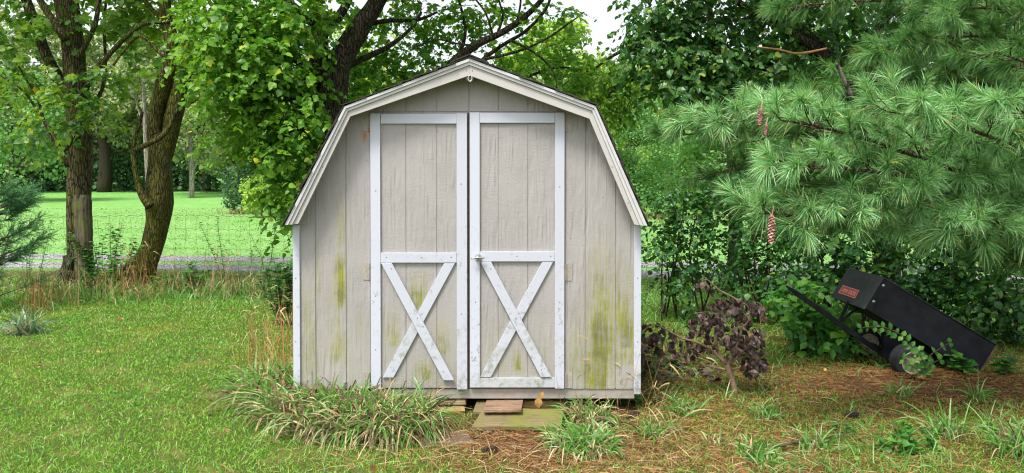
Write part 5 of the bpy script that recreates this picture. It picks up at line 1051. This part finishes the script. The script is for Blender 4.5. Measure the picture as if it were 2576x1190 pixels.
CL2 = [(60, 840, 150, .55, .13, 'blue green strappy clump at the left edge of the lawn'), (1690, 1085, 90, .26, .07, 'pale tuft in the straw before the right corner of the shed'), (1790, 1120, 70, .22, .05, 'straw coloured tuft in front of the dead sapling'), (2210, 905, 120, .34, .09, 'grass tuft left of the near cart wheel'), (2380, 1100, 120, .4, .09, 'tuft of long grass on the needle covered ground at the lower right'),
       (2580, 1150, 300, .5, .15, 'large arching grass clump in the lower right corner'), (2500, 1090, 80, .34, .08, 'sparse arching tuft beside the large corner clump'), (2050, 1130, 110, .26, .1, 'low grass tuft behind the fallen stick'), (1930, 1050, 110, .26, .09, 'grass tuft right of the dead sapling foot'), (1720, 1040, 120, .28, .1, 'grass tuft left of the dead sapling foot'), (1910, 1150, 120, .25, .12, 'low grass tuft at the bottom edge before the fallen stick'),
       (1640, 1100, 90, .26, .07, 'tuft with long stalks near the right corner board'), (2260, 1000, 90, .3, .07, 'tuft growing out of the pile of rusty needles'), (2450, 1010, 60, .4, .05, 'few long blades by the tail of the cart')]
for i, (u, v, n, L, r, lab) in enumerate(CL2):
    clump(u, v, n, L, ('blade_blue' if 'blue' in lab else gb, 'straw' if 'pale' in lab or 'straw' in lab else db), .015 if 'blue' in lab else .009, r, .85, (.3, 1.0), lab, .7 if 'straw col' in lab or 'pale' in lab else .25)
def stalks(name, label, spots, n, L, mat, w_=.0042, lean=.16, heads=True, Y=None):
    b = np.mean([G(*s) for s in spots], 0); t = thing(name, tuple(b), label, 'dry grass'); mb = MB(); hd = MB()
    for s in spots:
        p = G(*s) + disk(n, .16); D = np.stack([rng.normal(0, lean, n), rng.normal(0, lean, n), np.ones(n)], 1); ln = L * rng.uniform(.5, 1.15, n); dr = rng.uniform(.02, .22, n)
        strips(mb, p, D, ln, w_, dr, 5)
        k = rng.random(n) < .6; q = p + nrm(D) * (ln * .98)[:, None]; q[:, 2] -= dr * ln * .95; q = q[k]; m_ = len(q)
        if heads and m_: strips(hd, q, np.stack([rng.normal(.3, .5, m_), rng.normal(0, .4, m_), rng.normal(-.1, .5, m_)], 1), rng.uniform(.05, .11, m_), .010, .5, 3)
        kk = 2; pp = np.repeat(p, kk, 0) + np.repeat(nrm(D) * ln[:, None], kk, 0) * rng.uniform(.1, .7, n * kk)[:, None]; strips(mb, pp, rdir(n * kk) + [0, 0, .5], rng.uniform(.06, .16, n * kk), .005, .9, 3)
    mb.build('stems', M[mat], t)
    if hd.n: hd.build('seed_heads', M['straw'], t)
stalks('tall_dry_grass', 'tall orange dry grass stalks along the left side of the shed', [(700, 930), (665, 950), (710, 880), (680, 990), (640, 960), (715, 1000)], 16, .75, 'straw_red')
stalks('tall_dry_grass', 'thin tall stalks leaning across the left siding of the shed', [(790, 1000), (850, 1010), (820, 1000), (880, 1005)], 6, .95, 'straw_red', .0035, .2)
stalks('tall_dry_grass', 'few bent stalks leaning on the algae stained right siding', [(1500, 1030), (1540, 1025), (1470, 1040)], 5, .6, 'straw_red', .003, .25)
stalks('tall_dry_grass', 'cut orange stubble behind the blue green clump at the lawn edge', [(80, 790), (110, 780), (95, 770)], 22, .55, 'straw_red', .006, .08, False)
stalks('tall_dry_grass', 'pale dry stalks between the straight and the bent tree', [(150, 760), (200, 770), (265, 765), (300, 750)], 12, .8, 'straw_red', .0045, .2)
stalks('tall_dry_grass', 'red brown stalks around the foot of the bent tree', [(330, 760), (345, 755), (400, 755)], 14, .85, 'straw_red', .0045, .12)
stalks('tall_dry_grass', 'straw coloured stalks in the verge between the bent tree and the shed', [(450, 745), (520, 750), (590, 755), (650, 750), (560, 740)], 12, .8, 'straw', .0045, .22)
stalks('tall_dry_grass', 'sparse stalks on the ground right of the shed corner', [(1650, 1060), (1700, 1050)], 5, .5, 'straw', .003, .4)
# bindweed and leafy weeds along the fence
def weed(u, v, Y, h, n, leaf, label, mat='leaf_weed', sp=.12, name='leafy_weed', T=OV2, dens=7):
    b = P(u, v, Y); b[2] = 0; t = thing(name, tuple(b), label, 'plant'); st = MB(); mb = MB()
    for i in range(n):
        q0 = b + disk(1, sp)[0]; d = nrm(np.array([rng.normal(0, .25), rng.normal(0, .25), 1])); hh = h * rng.uniform(.6, 1.1); q1 = q0 + d * hh * .5; q2 = q1 + nrm(d + rng.normal(0, .2, 3)) * hh * .5
        st.tube([q0, q1, q2], [.005, .004, .002], 5, smooth=3, cap=False); m_ = int(dens * hh / .3) + 3; t_ = np.linspace(.2, 1, m_); p = np.where((t_ < .5)[:, None], q0 + (q1 - q0) * (t_ * 2)[:, None], q1 + (q2 - q1) * (t_ * 2 - 1)[:, None])
        p = np.repeat(p, 2, 0); a = np.arange(m_ * 2) * 1.9 + rng.uniform(0, 6); leaves(mb, p, np.stack([np.cos(a), np.sin(a), .15 + 0 * a], 1), np.array([0, 0, 1.0]) + .35 * rng.normal(size=(m_ * 2, 3)), leaf * rng.uniform(.6, 1.15, m_ * 2), T)
    st.build('stem', M['twig'], t); mb.build('leaves', M[mat], t)
weed(270, 735, 5.9, 1.05, 12, .075, 'bluish leafy vine climbing between the split post and the bent tree', 'leaf_weed', .28)
weed(300, 745, 5.8, .6, 9, .075, 'low leafy weed at the left foot of the bent tree', 'leaf_weed', .22)
weed(235, 740, 5.75, .8, 5, .07, 'leafy shoot in front of the split fence post', 'leaf_weed', .08)
weed(495, 715, 5.9, .42, 4, .12, 'lobed green seedling standing at the fence right of the bent tree', 'leaf_weed', .1)
weed(430, 725, 5.8, .3, 8, .09, 'low green weed at the right foot of the bent tree', 'leaf_weed', .25)
weed(575, 730, 6.1, 1.1, 2, .05, 'thin twining vine on the wire fence halfway to the shed', 'leaf_weed', .04)
weed(665, 735, 6.1, 1.05, 3, .05, 'straggling vine on the wire fence next to the shed', 'leaf_weed', .1)
weed(85, 700, 6.1, 1.0, 3, .055, 'thin vine on the wire beside the cedar', 'leaf_weed', .1)
weed(722, 770, 3.2, .75, 14, .08, 'dark leafy weed hugging the left side wall of the shed', 'leaf_thicket', .13)
for i, (u, v, h, n, lf, lab) in enumerate([(2270, 1100, .10, 5, .05, 'small round leafed weed low in the right foreground'), (2240, 1140, .10, 4, .05, 'tiny leafy weed at the bottom near the fallen stick'), (2330, 1125, .10, 3, .05, 'spreading leafy weed in the right foreground grass'), (2420, 950, .20, 3, .10, 'broad leafed weed under the tail of the cart'), (2540, 950, .22, 4, .09, 'leafy weed at the right border below the shrub'),
                                       (2120, 1090, .07, 4, .04, 'small weed in the grass before the pile of rusty needles'), (1590, 1015, .08, 6, .045, 'small round leafed weed at the right foot of the shed'), (2290, 1145, .12, 5, .05, 'clover like weed at the bottom right of the stick')]):
    b = G(u, v); weed(u, v, b[1], h, n, lf, lab, 'leaf_weed', .07, T=LEAF_HEART, dens=5)
# vine arching over the cart wheel
vb = np.array([AX[0] + .12, CY - .22, 0.0]); vn = thing('trailing_vine', tuple(vb), 'paired leaf vine arching over the near cart wheel', 'plant'); st = MB(); mb = MB()
paths = [[P(2330, 945, .82), P(2300, 880, .80), P(2270, 845, .78), P(2230, 825, .78), P(2190, 822, .80), P(2165, 826, .82)], [P(2320, 940, .8), P(2335, 900, .78), P(2360, 880, .78), P(2390, 862, .8)], [P(2320, 940, .8), P(2345, 915, .76), P(2365, 905, .76)], [P(2325, 945, .8), P(2300, 925, .74), P(2272, 905, .74)], [P(2335, 945, .8), P(2320, 905, .74), P(2310, 880, .74)]]
for q in paths:
    q = np.array(q); st.tube(q, np.linspace(.004, .0018, len(q)), 5, smooth=4, cap=False); sg = np.concatenate([[0], np.cumsum(np.linalg.norm(np.diff(q, axis=0), axis=1))]); m_ = max(3, int(sg[-1] / .062)); s_ = np.linspace(.15, 1, m_) * sg[-1]
    p = np.stack([np.interp(s_, sg, q[:, k]) for k in range(3)], 1); ax = nrm(np.gradient(p, axis=0)); 
    for sgn in (1, -1):
        sd_ = np.cross(ax, [0, -1.0, 0]) * sgn; leaves(mb, p, sd_ + ax * .25 + rng.normal(0, .12, p.shape), np.array([0, -.8, .6]) + .25 * rng.normal(size=p.shape), .058 * rng.uniform(.75, 1.15, m_), OV2)
st.build('stem', M['twig'], vn); mb.build('leaves', M['leaf_weed'], vn)

# dead sapling with hanging brown purple leaves
YS = .42
sap = thing('dead_sapling', tuple(G(1848, 1001)), 'wilted sapling with hanging purplish brown leaves right of the shed', 'sapling'); mb = MB(); lf = MB()
mb.tube(*UV([(1847, 1008, 20), (1848, 985, 17), (1842, 955, 15), (1833, 932, 15), (1830, 918, 14)], YS), seg=10, rough=.1, smooth=4)
mb.build('trunk', M['sapling_bark'], sap, smooth=True)
sb_ = [[(1830, 920, 9), (1846, 886, 8), (1860, 855, 7), (1867, 806, 6), (1862, 775, 5), (1850, 752, 5), (1811, 731, 4), (1785, 708, 3), (1765, 692, 2)], [(1830, 920, 9), (1806, 884, 8), (1802, 840, 6), (1805, 796, 5), (1780, 785, 3), (1745, 790, 2)], [(1828, 918, 8), (1787, 879, 7), (1750, 860, 6), (1714, 850, 5), (1660, 821, 4), (1640, 818, 3), (1612, 835, 2)],
       [(1826, 930, 7), (1790, 922, 6), (1738, 908, 5), (1665, 869, 3), (1630, 875, 2)], [(1831, 922, 7), (1869, 884, 6), (1890, 862, 5), (1908, 840, 4), (1915, 800, 3), (1918, 772, 3), (1905, 760, 2)], [(1834, 930, 6), (1860, 925, 5), (1895, 915, 4), (1915, 900, 2)], [(1864, 830, 4), (1885, 800, 3), (1880, 770, 3), (1862, 760, 2)], [(1806, 880, 4), (1780, 850, 3), (1770, 840, 2)], [(1850, 880, 4), (1880, 850, 3), (1905, 830, 2)], [(1787, 879, 4), (1760, 890, 3), (1735, 880, 2)]]
for q in sb_:
    dy = rng.uniform(-.14, .14); q2 = [(a, b_, c_, dy * k / len(q)) for k, (a, b_, c_) in enumerate(q)]; pp, rr = UV(q2, YS); MB().tube(pp, rr, 7, .1, smooth=3).build('branch', M['sapling_bark'], sap, smooth=True)
for u, v, ru, rv, n in [(1762, 705, 10, 20, 10), (1778, 722, 8, 12, 4), (1825, 765, 32, 24, 44), (1875, 765, 22, 26, 26), (1905, 775, 16, 22, 22), (1790, 805, 42, 24, 60), (1750, 815, 22, 22, 22), (1690, 855, 16, 36, 22), (1660, 850, 14, 40, 30), (1632, 850, 18, 40, 30), (1740, 870, 26, 30, 36), (1790, 860, 26, 24, 20), (1870, 850, 40, 34, 60), (1900, 860, 24, 40, 50), (1890, 910, 30, 34, 50), (1850, 880, 30, 30, 24), (1900, 930, 22, 22, 24), (1620, 890, 14, 22, 14), (1820, 835, 24, 24, 24), (1860, 800, 26, 20, 20)]:
    c, r = E(u, v, YS, ru, rv, .16); n = int(n * .95); p, _ = in_ell(n, c, r); leaves(lf, p, np.array([0, 0, -1.0]) + .38 * rng.normal(size=(n, 3)), rdir(n) * np.array([1, 1, .2]) + np.array([0, -.3, 0]), .062 * rng.uniform(.7, 1.2, n), LEAF_OVAL * np.array([1.5, 1, 2.4]))
lf.build('leaves', M['leaf_dead'], sap)
# wilted leaves fallen under it
n = 260; q = G(1680, 930); p = q + rng.normal(0, 1, (n, 3)) * [.28, .32, 0]; p = p[p[:, 0] > SX1 + .04]; n = len(p); p[:, 2] = rng.uniform(.01, .05, n); mb = MB(); leaves(mb, p, rdir(n) * [1, 1, .2], np.array([0, 0, 1.0]) + .4 * rng.normal(size=(n, 3)), .07 * rng.uniform(.7, 1.2, n), OV2)
tag(mb.build('fallen_leaves', M['leaf_dead']), None, None, None, 'stuff')
# fallen stick, cone on the ground, bark scraps
mb = MB(); mb.tube([G(1905, 1132, .015), G(1960, 1122, .03), G(2020, 1108, .035), G(2075, 1100, .04), G(2125, 1092, .05)], [.009, .010, .009, .007, .004], 7, .15, smooth=4); mb.tube([G(2050, 1104, .04), G(2065, 1085, .05), G(2070, 1070, .09)], [.005, .004, .002], 5, smooth=3); mb.tube([G(2090, 1098, .04), G(2120, 1105, .03)], [.004, .002], 5, smooth=1)
tag(mb.build('fallen_stick', M['twig'], smooth=True), 'bare forked stick lying on the grass in the right foreground', 'stick')
def ground_cone(u, v, sz, label, mat='dark_cone'):
    c = G(u, v, sz * .5); mb = MB(); n = 40; k = np.arange(n); t = (k + .5) / n; th = k * 2.4; ax = nrm(np.array([.9, .3, .1])); x = nrm(np.cross(ax, [0, 0, 1.0])); y = np.cross(ax, x); out = np.cos(th)[:, None] * x + np.sin(th)[:, None] * y; rr = sz * .5 * np.sin(np.pi * (t * .85 + .12))
    mb.tube([c - ax * sz, c, c + ax * sz], [sz * .2, sz * .25, sz * .1], 7, smooth=2); mb.many(SC, [np.array([(0, 1, 2, 6)]), np.array([(0, 6, 5), (6, 2, 3), (6, 3, 4), (6, 4, 5)])], c - ax * sz + ax * (t * 2 * sz)[:, None] + out * (rr * .3)[:, None], np.cross(out, ax) * sz * .3, out * sz * .3, (ax * .5 + out * .8) * sz * .42)
    tag(mb.build('pine_cone', M[mat]), label, 'pine cone')
M['dark_cone'] = m_plain('dark_cone', (.04, .03, .025), .85, var=.4)
ground_cone(2140, 1045, .05, 'dark old pine cone on the grass before the rusty needle pile'); ground_cone(1590, 1045, .045, 'dark pine cone lying by the right foot of the shed'); ground_cone(1230, 1132, .045, 'blackened pine cone in the straw before the mossy board')
ground_cone(1650, 1010, .04, 'dark pine cone just right of the right corner board')
# scattered fallen leaves on the lawn and by the door
M['leaf_fallen'] = m_leaf('leaf_fallen', [(0, (.30, .15, .05)), (.6, (.45, .25, .08)), (1, (.6, .5, .12))], .15, .6, tmul=(1, 1, 1))
n = 120; p = np.stack([rng.uniform(-5, 4.5, n), rng.uniform(-2, 5.5, n), rng.uniform(.03, .06, n)], 1); p = p[not_shed(p[:, 0], p[:, 1])]; n = len(p); mb = MB(); leaves(mb, p, rdir(n) * [1, 1, .2], np.array([0, 0, 1.0]) + .5 * rng.normal(size=(n, 3)), rng.uniform(.03, .07, n), OV2)
tag(mb.build('scattered_leaves', M['leaf_fallen']), None, None, None, 'stuff')
mb = MB(); q = P(1353, 1000, -.05); leaves(mb, np.array([q, q + [.01, 0, -.01]]), np.array([[.1, -.2, -1.0], [.4, 0, .8]]), np.array([[.3, -1, .2], [-.2, -1, .2]]), np.array([.075, .06]), OV2); tag(mb.build('fallen_leaf', M['leaf_fallen']), 'curled tan dead leaf caught on the sill below the right door', 'leaf')
